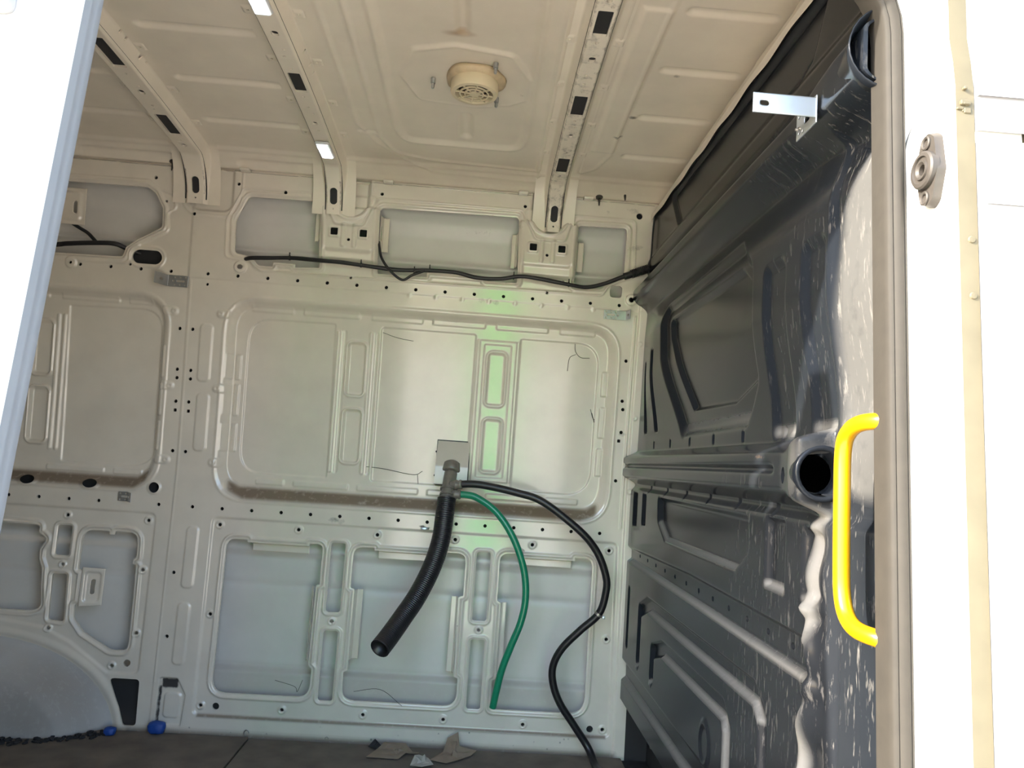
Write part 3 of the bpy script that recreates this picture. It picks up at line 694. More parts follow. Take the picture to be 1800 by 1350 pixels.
def bow_path():
    pts = [(y, float(zr(y))) for y in np.arange(-1.70, -0.205, 0.02)]
    p0, p1, p2 = np.array((-0.20, float(zr(-0.20)))), np.array((-0.118, 1.792)), np.array((-0.097, 1.628))
    for t in np.linspace(0, 1, 30): pts.append(tuple((1-t)**2*p0+2*t*(1-t)*p1+t*t*p2))
    P = np.array(pts); d = np.r_[0, np.cumsum(np.hypot(*np.diff(P, axis=0).T))]
    T = np.gradient(P, d, axis=0); T /= np.hypot(*T.T)[:, None]
    N = np.stack([T[:, 1], -T[:, 0]], 1)          # into the load space (down / towards the door)
    return P, d, N
BP, BD, BN = bow_path(); BL = BD[-1]
def y_to_s(y): return float(np.interp(y, BP[:74, 0], BD[:74]))
def roof_bow(name, xc, wb, wt, rects, slots, small, tabs, dirty, extra=()):
    s = Sheet(np.arange(-wt-0.012, wt+0.0121, 0.0025), np.arange(0.4, BL, 0.003))
    def prof(U, V):
        e = S01((BL-V-0.03)/0.14); hb = 0.012+0.024*e; w1 = wb*(0.85+0.15*e); w2 = w1+0.008+0.008*e
        h = hb*np.clip((w2-np.abs(U))/(w2-w1), 0, 1)
        return h+0.0015
    s.func(prof)
    for y0, y1, hw in rects: s.hole(rect(-hw, hw, y_to_s(y0), y_to_s(y1), 0.002))
    for y, a in slots: s.hole(rect(-a*0.75, a*0.75, y_to_s(y)-a, y_to_s(y)+a, 0.006))
    for x, y, r in small: s.hole(circ(x, y_to_s(y), r))
    for y in tabs:
        for sx in (-1, 1):
            c = sx*(wt-0.001); s.step(rect(c-0.011, c+0.011, y_to_s(y)-0.014, y_to_s(y)+0.012, 0.004), 0.003, 0.005); s.hole(circ(c, y_to_s(y)-0.003, 0.0036))
    s.hole(rect(-0.0115, 0.0115, BL-0.085, BL-0.032, 0.011)); s.hole(circ(0, BL-0.018, 0.0032))
    if dirty:
        for sx in (-1, 1): s.dirt(rect(sx*wb-0.006, sx*wb+0.006, 0.5, BL, 0.002), 0.55, 0.022, 'grime')
        s.dirt(rect(-wb, wb, 0.5, BL, 0.002), 0.36, 0.02, 'grime')
    for sx in (-1, 1): s.dirt(rect(sx*wb*0.9-0.002, sx*wb*0.9+0.002, BL-0.11, BL-0.03, 0.002), 0.7, 0.01, 'grime')
    def mp(U, V, H):
        y = np.interp(V, BD, BP[:, 0]); z = np.interp(V, BD, BP[:, 1]); ny = np.interp(V, BD, BN[:, 0]); nz = np.interp(V, BD, BN[:, 1])
        return xc+U, y+ny*H, z+nz*H
    s.compute(mp, True)
    o = s.emit(name, 'roof', ceiling)
    bm = bmesh.new(); r = []                         # dark strip added: the shade inside the holes is its colour
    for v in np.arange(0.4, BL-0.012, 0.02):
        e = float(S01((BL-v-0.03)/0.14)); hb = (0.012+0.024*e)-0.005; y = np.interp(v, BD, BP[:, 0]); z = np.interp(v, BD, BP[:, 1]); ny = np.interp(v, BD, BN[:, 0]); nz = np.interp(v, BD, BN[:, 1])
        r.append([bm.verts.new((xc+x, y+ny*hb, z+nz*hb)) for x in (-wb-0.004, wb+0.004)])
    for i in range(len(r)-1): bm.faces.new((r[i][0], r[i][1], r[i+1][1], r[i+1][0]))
    part('bow_dark_strip', bm_mesh(bm), 'darkin', ceiling)
    return o
tabs = (-1.10, -0.90, -0.70, -0.50, -0.32)
roof_bow('roof_bow', -0.937, 0.030, 0.062, [(-0.79, -0.66, 0.017), (-0.42, -0.30, 0.017)], [(-0.54, 0.011), (-0.235, 0.009)],
         [(0.0, -0.63, .0035), (0.008, -0.57, .004), (0, -0.47, .004), (-.004, -.45, .0035), (0, -.27, .004), (-.008, -.255, .0035), (0.006, -.215, .004), (0, -.195, .0035), (.045, -.77, .004), (.045, -.74, .004), (.047, -.66, .007), (.046, -.63, .004)], tabs, False)
roof_bow('roof_bow', -0.507, 0.0235, 0.056, [(-0.705, -0.612, 0.0155)], [(-0.876, 0.0105), (-0.446, 0.009), (-0.197, 0.009)],
         [(0, -0.95, .0045), (.004, -.81, .004), (-.003, -.78, .004), (0, -.725, .0035), (0, -.59, .004), (0, -.535, .004), (.006, -.50, .004), (.002, -.405, .0035), (0, -.235, .004), (-.004, -.183, .0035), (.008, -.175, .003), (0, -.155, .0035), (.036, -.76, .003), (.037, -.70, .004), (.036, -.66, .003)], tabs, False)
roof_bow('roof_bow', 0.193, 0.0225, 0.056, [(-1.075, -0.982, 0.0155), (-0.715, -0.61, 0.0165), (-0.36, -0.262, 0.0165)], [(-0.885, 0.0105), (-0.50, 0.009), (-0.205, 0.008)],
         [(0, -1.11, .006), (.01, -1.09, .004), (0, -.955, .0045), (-.004, -.815, .0045), (-.003, -.775, .004), (0, -.735, .0035), (0, -.585, .004), (.006, -.55, .004), (.002, -.4, .0035), (0, -.24, .004), (.008, -.235, .003), (-.004, -.183, .0035), (0, -.165, .0035)], tabs, True)

# rail where roof meets bulkhead, with tabs
RB = Sheet(np.arange(-1.68, -0.07, 0.005), np.linspace(0, 0.11, 45))
RB.func(lambda U, V: 0.006*np.sin(np.pi*np.clip(V/0.05, 0, 1)))
for y in np.arange(-1.15, -0.1, 0.21):
    RB.step(rect(y-0.016, y+0.016, 0.0, 0.018, 0.004), 0.005, 0.006); RB.hole(circ(y-0.006, 0.010, 0.003))
def rb_map(U, V, H):
    c = np.clip(V/0.055, 0, 1)
    scal = 0.006*np.sin(U*30.0)*S01((V-0.05)/0.05)
    x = 0.572-0.062*c; z = (zr(U)+0.004)*(1-c)+1.712*c - np.maximum(V-0.055, 0)*0.35 + scal*0.5
    return x-H*0.8, U, z-H*0.6
RB.compute(rb_map, False, edge=0)
RB.emit('roof_rail', 'roof', ceiling)
# strip over the gap above the wall: cant rail with raised clips
def cant(x0, x1):
    C = Sheet(np.arange(x0, x1, 0.006), np.linspace(0, 0.05, 12))
    C.func(lambda U, V: 0.004*S01(np.sin(U*19)*2-0.8)*S01(V/0.02))
    C.compute(lambda U, V, H: (U, -0.108+V*0.6, 1.741+0.05*V/0.05*0.10+H), True, edge=0)
    return C.emit('cant_flange', 'paint', wall_back)
cant(-1.75, 0.52)
for x in (-0.79, -0.34, 0.09, 0.30):
    part('roof_clip', smooth_angle(box(x-0.016, x+0.016, -0.132, -0.105, 1.738, 1.748, 0.004)), 'paint', wall_back)
for x, y, z in ((-0.020, -0.772, 1.806), (-0.173, -0.673, 1.806), (-0.014, -0.600, 1.806)):
    part('bolt', smooth_angle(lathe([(0.0, 0.016), (0.003, 0.016), (0.004, 0.012), (0.004, 0.004), (0.006, 0.003), (0.006, -0.01)], (x, y, z), (0, 0, -1), 12, False)), 'galv', ceiling)

# ------------------------------------------------------------------ bulkhead
BK = Sheet(ax((-1.606, -1.15, 0.003), (-1.15, 0.021, 0.004)), np.arange(0.172, 1.7151, 0.0035))
def gaus(x, c, w): return np.exp(-((x-c)/w)**2)
def rails(U, V):
    fl = S01((-1.30-U)/0.22)                        # the rails swell towards the door post
    up = (0.05+0.010*fl)*S01((1.505+0.012*fl-V)/(0.045))*S01((V-(1.392-0.022*fl))/0.05)
    f2 = S01((-1.30-U)/0.09)
    md = (0.042+0.012*f2)*S01((0.952+0.02*f2-V)/0.028)*S01((V-(0.842-0.012*f2))/0.03)
    md = md - 0.012*gaus(V, 0.901, 0.006)*S01((U+1.28)/0.03)
    end = S01((U+1.405)/0.012)
    md = md*end
    bulge = 0.026*S01((1.392-V)/0.10)*S01((V-0.97)/0.22)*S01((-U)/0.3)
    top = 0.010*S01((1.585-V)/0.03)*S01((V-1.50)/0.03)
    low = 0.012*S01((0.84-V)/0.02)
    up = up*S01((U+1.586)/0.004)
    return up+md+bulge+top+low
BK.func(rails)
BK.step(poly([(-1.335, 1.690), (-0.33, 1.694), (-0.42, 1.583), (-1.22, 1.586), (-1.28, 1.60)], 0.015), -0.009, 0.016)
BK.bead(poly([(-1.335, 1.690), (-0.33, 1.694), (-0.42, 1.583), (-1.22, 1.586), (-1.28, 1.60)], 0.015), -0.004, 0.012)
winp = poly([(-0.372, 1.345), (-0.99, 1.352), (-1.090, 1.285), (-1.100, 1.07), (-1.02, 0.99), (-0.56, 0.985), (-0.40, 1.20)], 0.03)
BK.step(winp, -0.016, 0.03)
wini = poly([(-0.43, 1.300), (-1.00, 1.298), (-1.05, 1.265), (-1.078, 1.08), (-0.922, 1.042), (-0.628, 1.047), (-0.45, 1.25)], 0.015)
BK.step(wini, -0.012, 0.012)
BK.bead(wini, -0.003, 0.006, 0.002)
BK.step(rect(-1.252, -1.168, 0.957, 1.256, 0.014), -0.009, 0.022)
BK.step(rect(-1.400, -1.330, 0.957, 1.252, 0.014), -0.009, 0.022)
for y in (-0.13, -0.275): BK.step(rect(y-0.018, y+0.018, 1.005, 1.245-0.02*(y > -0.2), 0.008), -0.010, 0.010)
for y in np.arange(-1.2, -0.1, 0.19): BK.step(rect(y-0.004, y+0.004, 0.955, 0.975, 0.002), -0.006, 0.006); BK.step(rect(y-0.004, y+0.004, 0.825, 0.845, 0.002), -0.006, 0.006)
# lower panel pressings
def channel(pts, w=0.017, d=-0.012, sw=0.010): BK.step(line(pts, w), d, sw)
for y0, y1, z0 in ((-0.118, -0.06, 0.716), (-0.236, -0.19, 0.728)): BK.step(rect(y0, y1, z0, 0.818, 0.006), -0.010, 0.008)
BK.step(poly([(-0.385, 0.815), (-0.395, 0.755), (-0.475, 0.712), (-1.018, 0.712), (-1.085, 0.752), (-1.082, 0.812)], 0.012), -0.014, 0.016)
BK.step(rect(-1.255, -1.178, 0.706, 0.818, 0.008), -0.011, 0.012); BK.step(rect(-1.388, -1.330, 0.706, 0.812, 0.01), -0.011, 0.014)
BK.step(poly([(0.03, 0.640), (-0.70, 0.655), (-1.38, 0.650), (-1.38, 0.600), (0.03, 0.604)], 0.006), -0.013, 0.014)
for i in range(13): BK.hole(ell(-0.134-0.1034*i, 0.629-0.0003*i, 0.0075, 0.0055))
channel([(-0.062, 0.515), (-0.062, 0.352)], 0.011, -0.010)
channel([(-0.226, 0.345), (-0.228, 0.485), (-0.32, 0.516), (-1.14, 0.518), (-1.185, 0.49), (-1.195, 0.30), (-1.20, 0.19)], 0.017)
channel([(-0.398, 0.345), (-0.400, 0.410), (-0.50, 0.438), (-0.98, 0.440), (-1.012, 0.41), (-1.012, 0.19)], 0.017)
channel([(0.02, 0.262), (-1.1, 0.262)], 0.026, -0.014, 0.016)
BK.step(circ(-0.22, 0.325, 0.009), 0.004, 0.006); BK.step(circ(-0.39, 0.325, 0.009), 0.004, 0.006); BK.bead(ell(-0.88, 0.34, 0.03, 0.04), 0.004, 0.01)
# scuffed standing seam near the door
BK.func(lambda U, V: (0.016*gaus(U, -1.372-0.012*np.sin(V*23), 0.016) + 0.006*gaus(U, -1.375, 0.03)*np.sin(V*61))*S01((0.845-V)/0.05))
for z in (0.705, 0.592): BK.step(ell(-1.372, z, 0.026, 0.014), 0.010, 0.016)
BK.step(rect(-1.72, -1.425, 0.1, 1.40, 0.01), -0.008, 0.02)
BK.hole(ell(-1.319, 0.892, 0.0095, 0.013)); BK.hole(ell(-1.376, 1.452, 0.012, 0.012))
BK.hole(ell(-1.402, 0.897, 0.012, 0.030)); BK.hole(rect(-1.602, -1.578, 1.385, 1.51, 0.003))
# wear: bare, scuffed metal by the door, rubbed edges
BK.dirt(poly([(-1.70, 1.39), (-1.52, 1.37), (-1.455, 1.28), (-1.43, 1.12), (-1.42, 0.96), (-1.43, 0.87), (-1.56, 0.86), (-1.70, 0.90)], 0.03), 0.27, 0.03)
BK.dirt(line([(-1.382, 0.84), (-1.375, 0.70), (-1.36, 0.60), (-1.36, 0.18)], 0.014), 0.75, 0.02)
BK.dirt(ell(-1.375, 0.91, 0.02, 0.04), 0.4, 0.03)
BK.dirt(rect(-1.35, -0.2, 0.18, 0.85, 0.05), 0.015, 0.3); BK.dirt(rect(-1.42, -0.9, 0.18, 0.85, 0.05), 0.045, 0.4)
BK.dirt(line([(-0.04, 0.602), (-0.75, 0.600), (-1.35, 0.594)], 0.005), 0.75, 0.012); BK.dirt(line([(-0.33, 0.499), (-1.14, 0.501), (-1.17, 0.478)], 0.005), 0.7, 0.012)
BK.dirt(line([(-0.50, 0.421), (-0.98, 0.424), (-0.995, 0.40), (-0.995, 0.2)], 0.005), 0.7, 0.012); BK.dirt(line([(0.0, 0.236), (-1.1, 0.236)], 0.006), 0.55, 0.014)
BK.dirt(line([(-0.40, 0.752), (-0.475, 0.713), (-1.015, 0.713), (-1.08, 0.75)], 0.003), 0.6, 0.01); BK.dirt(line([(-1.18, 0.708), (-1.255, 0.708)], 0.005), 0.8, 0.014); BK.dirt(line([(-1.33, 0.708), (-1.39, 0.708)], 0.004), 0.5, 0.014)
BK.dirt(line([(-0.57, 1.0), (-1.01, 1.0)], 0.012), 0.25, 0.03); BK.dirt(line([(-1.175, 0.968), (-1.245, 0.968)], 0.008), 0.5, 0.016); BK.dirt(line([(-1.335, 0.968), (-1.395, 0.968)], 0.008), 0.4, 0.016)
BK.dirt(circ(-0.22, 0.325, 0.009), 0.6, 0.006); BK.dirt(circ(-0.39, 0.325, 0.009), 0.6, 0.006)
BK.dirt(rect(-1.34, 0.0, 1.53, 1.74, 0.02), 0.05, 0.1)
BK.dirt(rect(-1.24, -1.15, 0.913, 0.930, 0.005), 0.48, 0.03, 'grime')  # rust-brown streak along the mid rail
BK.dirt(rect(-1.7, -1.0, 0.18, 0.85, 0.02), 0.75, 0.5, 'scuff'); BK.dirt(rect(-1.7, -1.42, 0.8, 1.42, 0.02), 0.8, 0.04, 'scuff'); BK.dirt(rect(-1.7, -1.15, 0.9, 1.5, 0.02), 0.25, 0.2, 'scuff'); BK.dirt(line([(-1.382, 0.84), (-1.36, 0.6), (-1.36, 0.18)], 0.02), 1.0, 0.03, 'scuff')
BK.compute(lambda U, V, H: (XB-H, U, V), True)
wall_right = BK.emit('wall_right', 'black'); struct(wall_right)
wall_right['label'] = 'black scuffed pressed steel bulkhead behind the cab'
# open ends of the two hollow rails
part('rail_end', tube(np.array([(0.506, -1.50, 1.448), (0.503, -1.53, 1.448), (0.500, -1.56, 1.448), (0.498, -1.582, 1.448)]), [0.044, 0.047, 0.052, 0.057], 28, False, 0.05, 0.965), 'black', wall_right)
part('rail_end', tube(np.array([(0.502, -1.365, 0.897), (0.501, -1.385, 0.897), (0.500, -1.408, 0.897)]), [0.034, 0.038, 0.041], 24, False, 0.03), 'black', wall_right)
part('bolt_head', smooth_angle(lathe([(0.0, 0.014), (0.007, 0.012), (0.010, 0.006), (0.010, -0.01)], (0.530, -1.371, 1.225), (-1, 0, 0), 16, False)), 'black', wall_right)
part('added_cab_backing', box(0.74, 0.76, -1.64, 0.06, -0.05, 1.84), 'darkin', wall_right); part('added_cab_backing', box(0.53, 0.76, 0.03, 0.05, -0.05, 1.84), 'darkin', wall_right)  # dark sheets added so no sky shows through the bulkhead holes
part('added_cab_backing', box(0.58, 0.76, -1.64, -1.62, -0.05, 1.84), 'darkin', wall_right)
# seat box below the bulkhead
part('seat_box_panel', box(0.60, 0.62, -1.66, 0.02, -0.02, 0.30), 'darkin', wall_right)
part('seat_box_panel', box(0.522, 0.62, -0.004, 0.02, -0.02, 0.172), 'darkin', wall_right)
for y, z in ((-0.07, 0.10), (-0.075, 0.055)):
    part('bolt_head', smooth_angle(lathe([(0.0, 0.006), (0.007, 0.005), (0.009, 0.0), (0.009, -0.01)], (0.598, y, z), (-1, 0, 0), 14, False)), 'steel', wall_right)

# ------------------------------------------------------------------ floor
floor = struct(add_obj('floor', box(-2.6, 0.62, -1.72, 0.01, -0.05, -0.016), 'plyedge'))
floor['label'] = 'dirty dark plywood floor of the van'
def board(x0, x1, y0, y1, dz=0.0):
    part('board', box(x0, x1, y0, y1, -0.018, -0.004+dz, 0.0015, 1), 'ply', floor)
board(-1.9, -0.632, -0.62, -0.012); board(-0.626, 0.515, -0.62, -0.026, 0.002); board(-1.9, -0.30, -1.25, -0.626, 0.001); board(-0.294, 0.515, -1.25, -0.626); board(-2.58, -1.906, -1.25, -0.01); board(-2.58, 0.515, -1.70, -1.256)

# ------------------------------------------------------------------ near side, rear end, ground
def yn(z): return -1.618+0.053*(z-0.964)                    # the near side leans in as well
wl_ = struct(add_obj('wall_left', box(-2.66, -2.60, -1.76, 0.08, -0.05, 1.86), 'paint'))
wl_['label'] = 'closed rear end of the van'
wf = struct(add_obj('wall_front', box(-2.60, -0.86, -1.66, -1.58, -0.05, 1.78), 'paint'))
wf['label'] = 'van side behind the open sliding door'
part('header_panel', box(-0.86, 0.62, -1.655, -1.56, 1.594, 1.86, 0.006), 'paint', wf)
part('roof_edge_panel', box(-2.62, 0.75, -1.76, -1.66, 1.70, 1.86, 0.03), 'white', wf)
part('sill_panel', box(-2.6, 0.62, -1.74, -1.66, -0.30, -0.02, 0.01), 'white', wf)
part('roof_skin', box(-2.62, 0.9, -1.72, 0.06, 1.85, 1.88), 'white', wf)
ground = struct(add_obj('ground', box(-30, 30, -30, 30, -0.75, -0.65), 'ground'))
ground['label'] = 'pale concrete yard the van is parked on'

# loft of a plan profile (x, y offset) up the door post and over the opening
def post_loft(prof, zs, offs=None, closed=False):
    V = []; F = []
    n = len(prof)
    for i, z in enumerate(zs):
        o = offs(z) if offs else 0.0
        for x, y in prof: V.append((x+o, y+yn(z)+1.618, z))
    for i in range(len(zs)-1):
        for j in range(n-1 + (1 if closed else 0)):
            k = (j+1) % n
            F.append((i*n+j, i*n+k, (i+1)*n+k, (i+1)*n+j))
    bm = bmesh.new(); vs = [bm.verts.new(v) for v in V]
    for f in F: bm.faces.new([vs[k] for k in f])
    return bm_mesh(bm)
def arc2(cx, cy, r, a0, a1, n=5): return [(cx+r*math.cos(math.radians(a)), cy+r*math.sin(math.radians(a))) for a in np.linspace(a0, a1, n)]
zs = list(np.arange(-0.3, 1.86, 0.03))
def jog(z): return 0.012*S01((1.31-z)/0.06)*S01((z-1.18)/0.05)*0.0 + 0.010*float(S01((0.60-z)/0.05)) - 0.006*float(S01((z-1.36)/0.05))
pillar = struct(add_obj('trim_1', smooth_angle(post_loft([(0.57, -1.600), (0.500, -1.604), (0.500, -1.618), (0.510, -1.624), (0.516, -1.634), (0.5165, -1.650), (0.5165, -1.684)] + arc2(0.5225, -1.686, 0.006, 180, 270) + [(0.545, -1.693), (0.60, -1.693)], zs, jog), 40), 'jamb'))
pillar['label'] = 'sunlit white door post at the edge of the sliding door opening'
part('gap_strip', smooth_angle(post_loft([(0.5225, -1.6935), (0.533, -1.6945), (0.5435, -1.6945)], zs, jog)), 'dirty', pillar)
for z in (1.165, 1.10): part('rivet', smooth_angle(lathe([(0.0, 0.002), (0.0035, 0.0018), (0.0045, 0.0)], (0.536, yn(z)-0.0765, z), (0, -1, 0), 12, False)), 'dirty', pillar)
# torn sealant at the top of the gap
bm = bmesh.new()
for i in range(9):
    cx, cz, w, hh = 0.529+rnd.uniform(-.006, .006), 1.332+rnd.uniform(-.016, .016), rnd.uniform(.002, .006), rnd.uniform(.001, .004)
    box_bm(bm, cx-w, cx+w, yn(1.33)-0.0775-rnd.uniform(0, .003), yn(1.33)-0.074, cz-hh, cz+hh, 0.0008, 1)
part('torn_sealant', bm_mesh(bm), 'dirty', pillar)
# front door skins
fd = struct(add_obj('door_1', smooth_angle(post_loft([(0.5445, -1.690), (0.5445, -1.6995)] + arc2(0.5475, -1.6995, 0.003, 180, 270, 4) + [(0.56, -1.7025), (0.75, -1.705), (1.6, -1.71)], list(np.arange(-0.3, 1.262, 0.03))+[1.27, 1.278, 1.282]), 40), 'bodyext'))
fd['label'] = 'darkened white front door skin beside the door post'
part('swage', smooth_angle(post_loft([(0.5476, -1.7035), (0.56, -1.7045), (1.6, -1.7125)], [1.206, 1.209, 1.221, 1.224])), 'white', fd)
up = part('upper_panel', smooth_angle(post_loft([(0.5445, -1.680), (0.5445, -1.694), (0.548, -1.697), (0.75, -1.699), (1.6, -1.704)], [1.296, 1.30, 1.40, 1.86])), 'bodyext', fd)
part('drip_moulding', smooth_angle(post_loft([(0.546, -1.696), (0.546, -1.7005), (0.75, -1.7025), (1.6, -1.7075)], [1.338, 1.341, 1.346, 1.349])), 'white', fd)
part('door_gap', post_loft([(0.545, -1.682), (1.6, -1.69)], [1.27, 1.31]), 'dirty', fd)

# rubber seal round the opening
def seal_path(dx=0.0):
    pts = [(0.492, z) for z in np.arange(-0.05, 1.44, 0.03)]
    for a in np.linspace(0, 90, 10): pts.append((0.492-0.13+0.13*math.cos(math.radians(a)), 1.455+0.13*math.sin(math.radians(a))))
    for x in np.arange(0.33, -0.86, -0.05): pts.append((x, 1.587))
    return pts
def sweep_opening(prof, smooth_deg=50):                    # prof: (outward from opening centre, towards the camera)
    pts = np.array(seal_path()); T = np.gradient(pts, axis=0); T /= np.hypot(*T.T)[:, None]
    N = np.stack([T[:, 1], -T[:, 0]], 1)                   # outward
    bm = bmesh.new(); rings = []
    for p, n in zip(pts, N):
        rings.append([bm.verts.new((p[0]+n[0]*a, yn(p[1])-b, p[1]+n[1]*a)) for a, b in prof])
    for i in range(len(rings)-1):
        for j in range(len(prof)-1): bm.faces.new((rings[i][j], rings[i][j+1], rings[i+1][j+1], rings[i+1][j]))
    return smooth_angle(bm_mesh(bm), smooth_deg)
seal = struct(add_obj('trim_2', sweep_opening([(-0.014, -0.03), (-0.0142, -0.004), (-0.0135, 0.004), (-0.0115, 0.0075), (-0.0085, 0.0085), (-0.0075, 0.0075), (-0.006, 0.0095), (-0.001, 0.0125), (0.0035, 0.012), (0.0045, 0.0105), (0.0055, 0.0115), (0.0085, 0.009), (0.0095, 0.005), (0.0095, -0.03)]), 'seal'))
bm = bmesh.new()                                        # rounded corner of the aperture
gpts = [(0.498-0.134+0.134*math.cos(math.radians(a)), 1.455+0.134*math.sin(math.radians(a))) for a in np.linspace(0, 90, 10)] + [(0.36, 1.62), (0.515, 1.62), (0.515, 1.45)]
fa = [bm.verts.new((x, yn(z)-0.002, z)) for x, z in gpts]; fb = [bm.verts.new((x, yn(z)+0.03, z)) for x, z in gpts]
bm.faces.new(fa); bm.faces.new(fb[::-1])
for j in range(len(gpts)): bm.faces.new((fa[j], fa[(j+1) % len(gpts)], fb[(j+1) % len(gpts)], fb[j]))
part('corner_gusset', bm_mesh(bm), 'jamb', pillar)
seal['label'] = 'dusty grey rubber seal round the door opening'

# ------------------------------------------------------------------ sliding door at the left edge
sd = thing('sliding_door', (-0.9, -1.76, -0.2), 'white sliding van door standing half open at the left edge', 'door')
def ynd(z): return 0.10*(z-1.05)
def door_loft(prof, zs):
    bm = bmesh.new(); rings = []
    for z in zs: rings.append([bm.verts.new((x, y+ynd(z), z)) for x, y in prof])
    n = len(prof)
    for i in range(len(zs)-1):
        for j in range(n-1): bm.faces.new((rings[i][j], rings[i][j+1], rings[i+1][j+1], rings[i+1][j]))
    return smooth_angle(bm_mesh(bm), 40)
zd = list(np.arange(-0.25, 1.60, 0.05))
part('door_skin', door_loft([(-1.75, -1.768), (-0.60, -1.771), (-0.447, -1.770)] + arc2(-0.4445, -1.760, 0.010, -80, 0, 6) , zd), 'white', sd)
part('door_edge', door_loft([(-0.4345, -1.7605), (-0.4332, -1.752), (-0.4325, -1.7495), (-0.4335, -1.747), (-0.4322, -1.742), (-0.4318, -1.733), (-0.434, -1.729), (-0.45, -1.722), (-1.75, -1.722)], zd), 'edgeshade', sd)
part('door_handle', smooth_angle(box(-0.62, -0.492, -1.772, -1.742, 1.292, 1.345, 0.01, 3)), 'bodyext', sd)

# ------------------------------------------------------------------ hoses and the inlet box
ib = thing('inlet_box', (-0.075, 0.02, 0.80), 'beige plastic inlet box fixed to the window panel above the hoses', 'box')
bm = bmesh.new()
prof = rounded([(0.03, 0.941), (0.012, 0.941), (-0.046, 0.862), (-0.052, 0.802), (0.03, 0.802)], [0.001, 0.004, 0.016, 0.004, 0.001], 6)
va = [bm.verts.new((-0.126, y, z)) for y, z in prof]; vb = [bm.verts.new((-0.023, y, z)) for y, z in prof]
n = len(prof)
bm.faces.new(va); bm.faces.new(vb[::-1])
for j in range(n): bm.faces.new((va[j], va[(j+1) % n], vb[(j+1) % n], vb[j]))
part('housing', smooth_angle(bm_mesh(bm), 30), 'boxp', ib)
part('gasket', box(-0.1285, -0.0205, 0.018, 0.0285, 0.7985, 0.9445), 'rubber', ib)
for x, z in ((-0.1295, 0.905), (-0.1295, 0.828), (-0.019, 0.895), (-0.019, 0.815)):
    part('screw', smooth_angle(lathe([(0.0, 0.005), (0.003, 0.004), (0.0035, 0.0)], (x, 0.024, z), (0, -1, 0), 10, False)), 'rubber', ib)
collar_o = np.array((-0.0745, -0.035, 0.856)); collar_d = np.array((-0.06, -0.52, -0.85)); collar_d /= np.linalg.norm(collar_d)
part('collar', smooth_angle(lathe([(0.018, -0.02), (0.0275, -0.012), (0.029, 0.0), (0.029, 0.012), (0.0265, 0.016), (0.021, 0.017), (0.0, 0.017)], collar_o, collar_d, 32, False)), 'pipe', ib)
mf = np.array([(-0.0755, -0.045, 0.838), (-0.077, -0.062, 0.82), (-0.079, -0.082, 0.79), (-0.081, -0.098, 0.757), (-0.082, -0.104, 0.74)])
mfo = part('manifold', tube(resample(catmull(mf), 0.004)[0], 0.0205, 20), 'pipe', ib)
for h in (0.790, 0.772): part('manifold_ring', smooth_angle(lathe([(0.0200, -0.003), (0.0245, -0.003), (0.0245, 0.003), (0.0200, 0.003)], (-0.0795, -0.083-(0.79-h)*0.5, h), (-0.06, -0.45, -0.9), 24, False)), 'pipe', mfo)
for a, b in (((-0.074, -0.083, 0.803), (-0.036, -0.093, 0.808)), ((-0.074, -0.090, 0.775), (-0.038, -0.093, 0.7765))):
    C = np.linspace(a, b, 8)
    part('outlet', tube(C, [0.014, 0.0135, 0.013, 0.0155, 0.0155, 0.0125, 0.0155, 0.013], 16), 'pipe', mfo)

C, s_ = resample(catmull([(-0.0805, -0.097, 0.762), (-0.0825, -0.112, 0.713), (-0.088, -0.126, 0.637), (-0.108, -0.15, 0.558), (-0.141, -0.185, 0.481), (-0.175, -0.225, 0.425), (-0.205, -0.275, 0.38), (-0.225, -0.315, 0.354)]), 0.0012)
h1 = tag(add_obj('drain_hose', tube(C, 0.0285+0.00045*np.sin(s_*2*np.pi/0.006), 24, False, 0.05), 'hoseblack'), 'thick black corrugated hose hanging open-ended from the inlet box', 'hose')
C, s_ = resample(catmull([(-0.052, -0.092, 0.7765), (-0.02, -0.096, 0.777), (0.012, -0.101, 0.7705), (0.066, -0.112, 0.739), (0.11, -0.123, 0.691), (0.146, -0.13, 0.629), (0.172, -0.13, 0.555), (0.18, -0.13, 0.48), (0.17, -0.13, 0.41), (0.146, -0.125, 0.339), (0.124, -0.116, 0.267), (0.112, -0.108, 0.201), (0.105, -0.1, 0.15)]), 0.003)
h2 = tag(add_obj('water_hose', tube(C, 0.0108, 16, False, 0.03), 'green'), 'green plastic hose hanging open-ended beside the black hoses', 'hose')
th = thing('water_hose', (0.42, -0.14, 0.0), 'thin black rubber hose curving down to the floor with a clip', 'hose')
pts = [(-0.05, -0.090, 0.807), (-0.01, -0.096, 0.811), (0.039, -0.103, 0.809), (0.131, -0.117, 0.795), (0.215, -0.13, 0.772), (0.331, -0.139, 0.694), (0.389, -0.133, 0.632), (0.42, -0.128, 0.563), (0.424, -0.123, 0.515), (0.408, -0.115, 0.448), (0.354, -0.104, 0.391), (0.304, -0.093, 0.333), (0.281, -0.083, 0.277), (0.285, -0.08, 0.224), (0.309, -0.08, 0.168), (0.355, -0.08, 0.107), (0.401, -0.085, 0.046), (0.420, -0.13, 0.010), (0.428, -0.19, 0.008)]
C, s_ = resample(catmull(pts), 0.006)
part('hose_tube', tube(C, 0.0115, 16), 'hoseblack', th)
hc = part('hose_clip', smooth_angle(lathe([(0.0112, -0.0035), (0.0135, -0.0035), (0.0135, 0.0035), (0.0112, 0.0035)], (0.406, -0.114, 0.445), (-0.55, 0.1, -0.78), 20, False)), 'steel', th)
part('hose_clip_screw', smooth_angle(box(0.417, 0.425, -0.128, -0.118, 0.434, 0.442, 0.001)), 'zinc', hc)

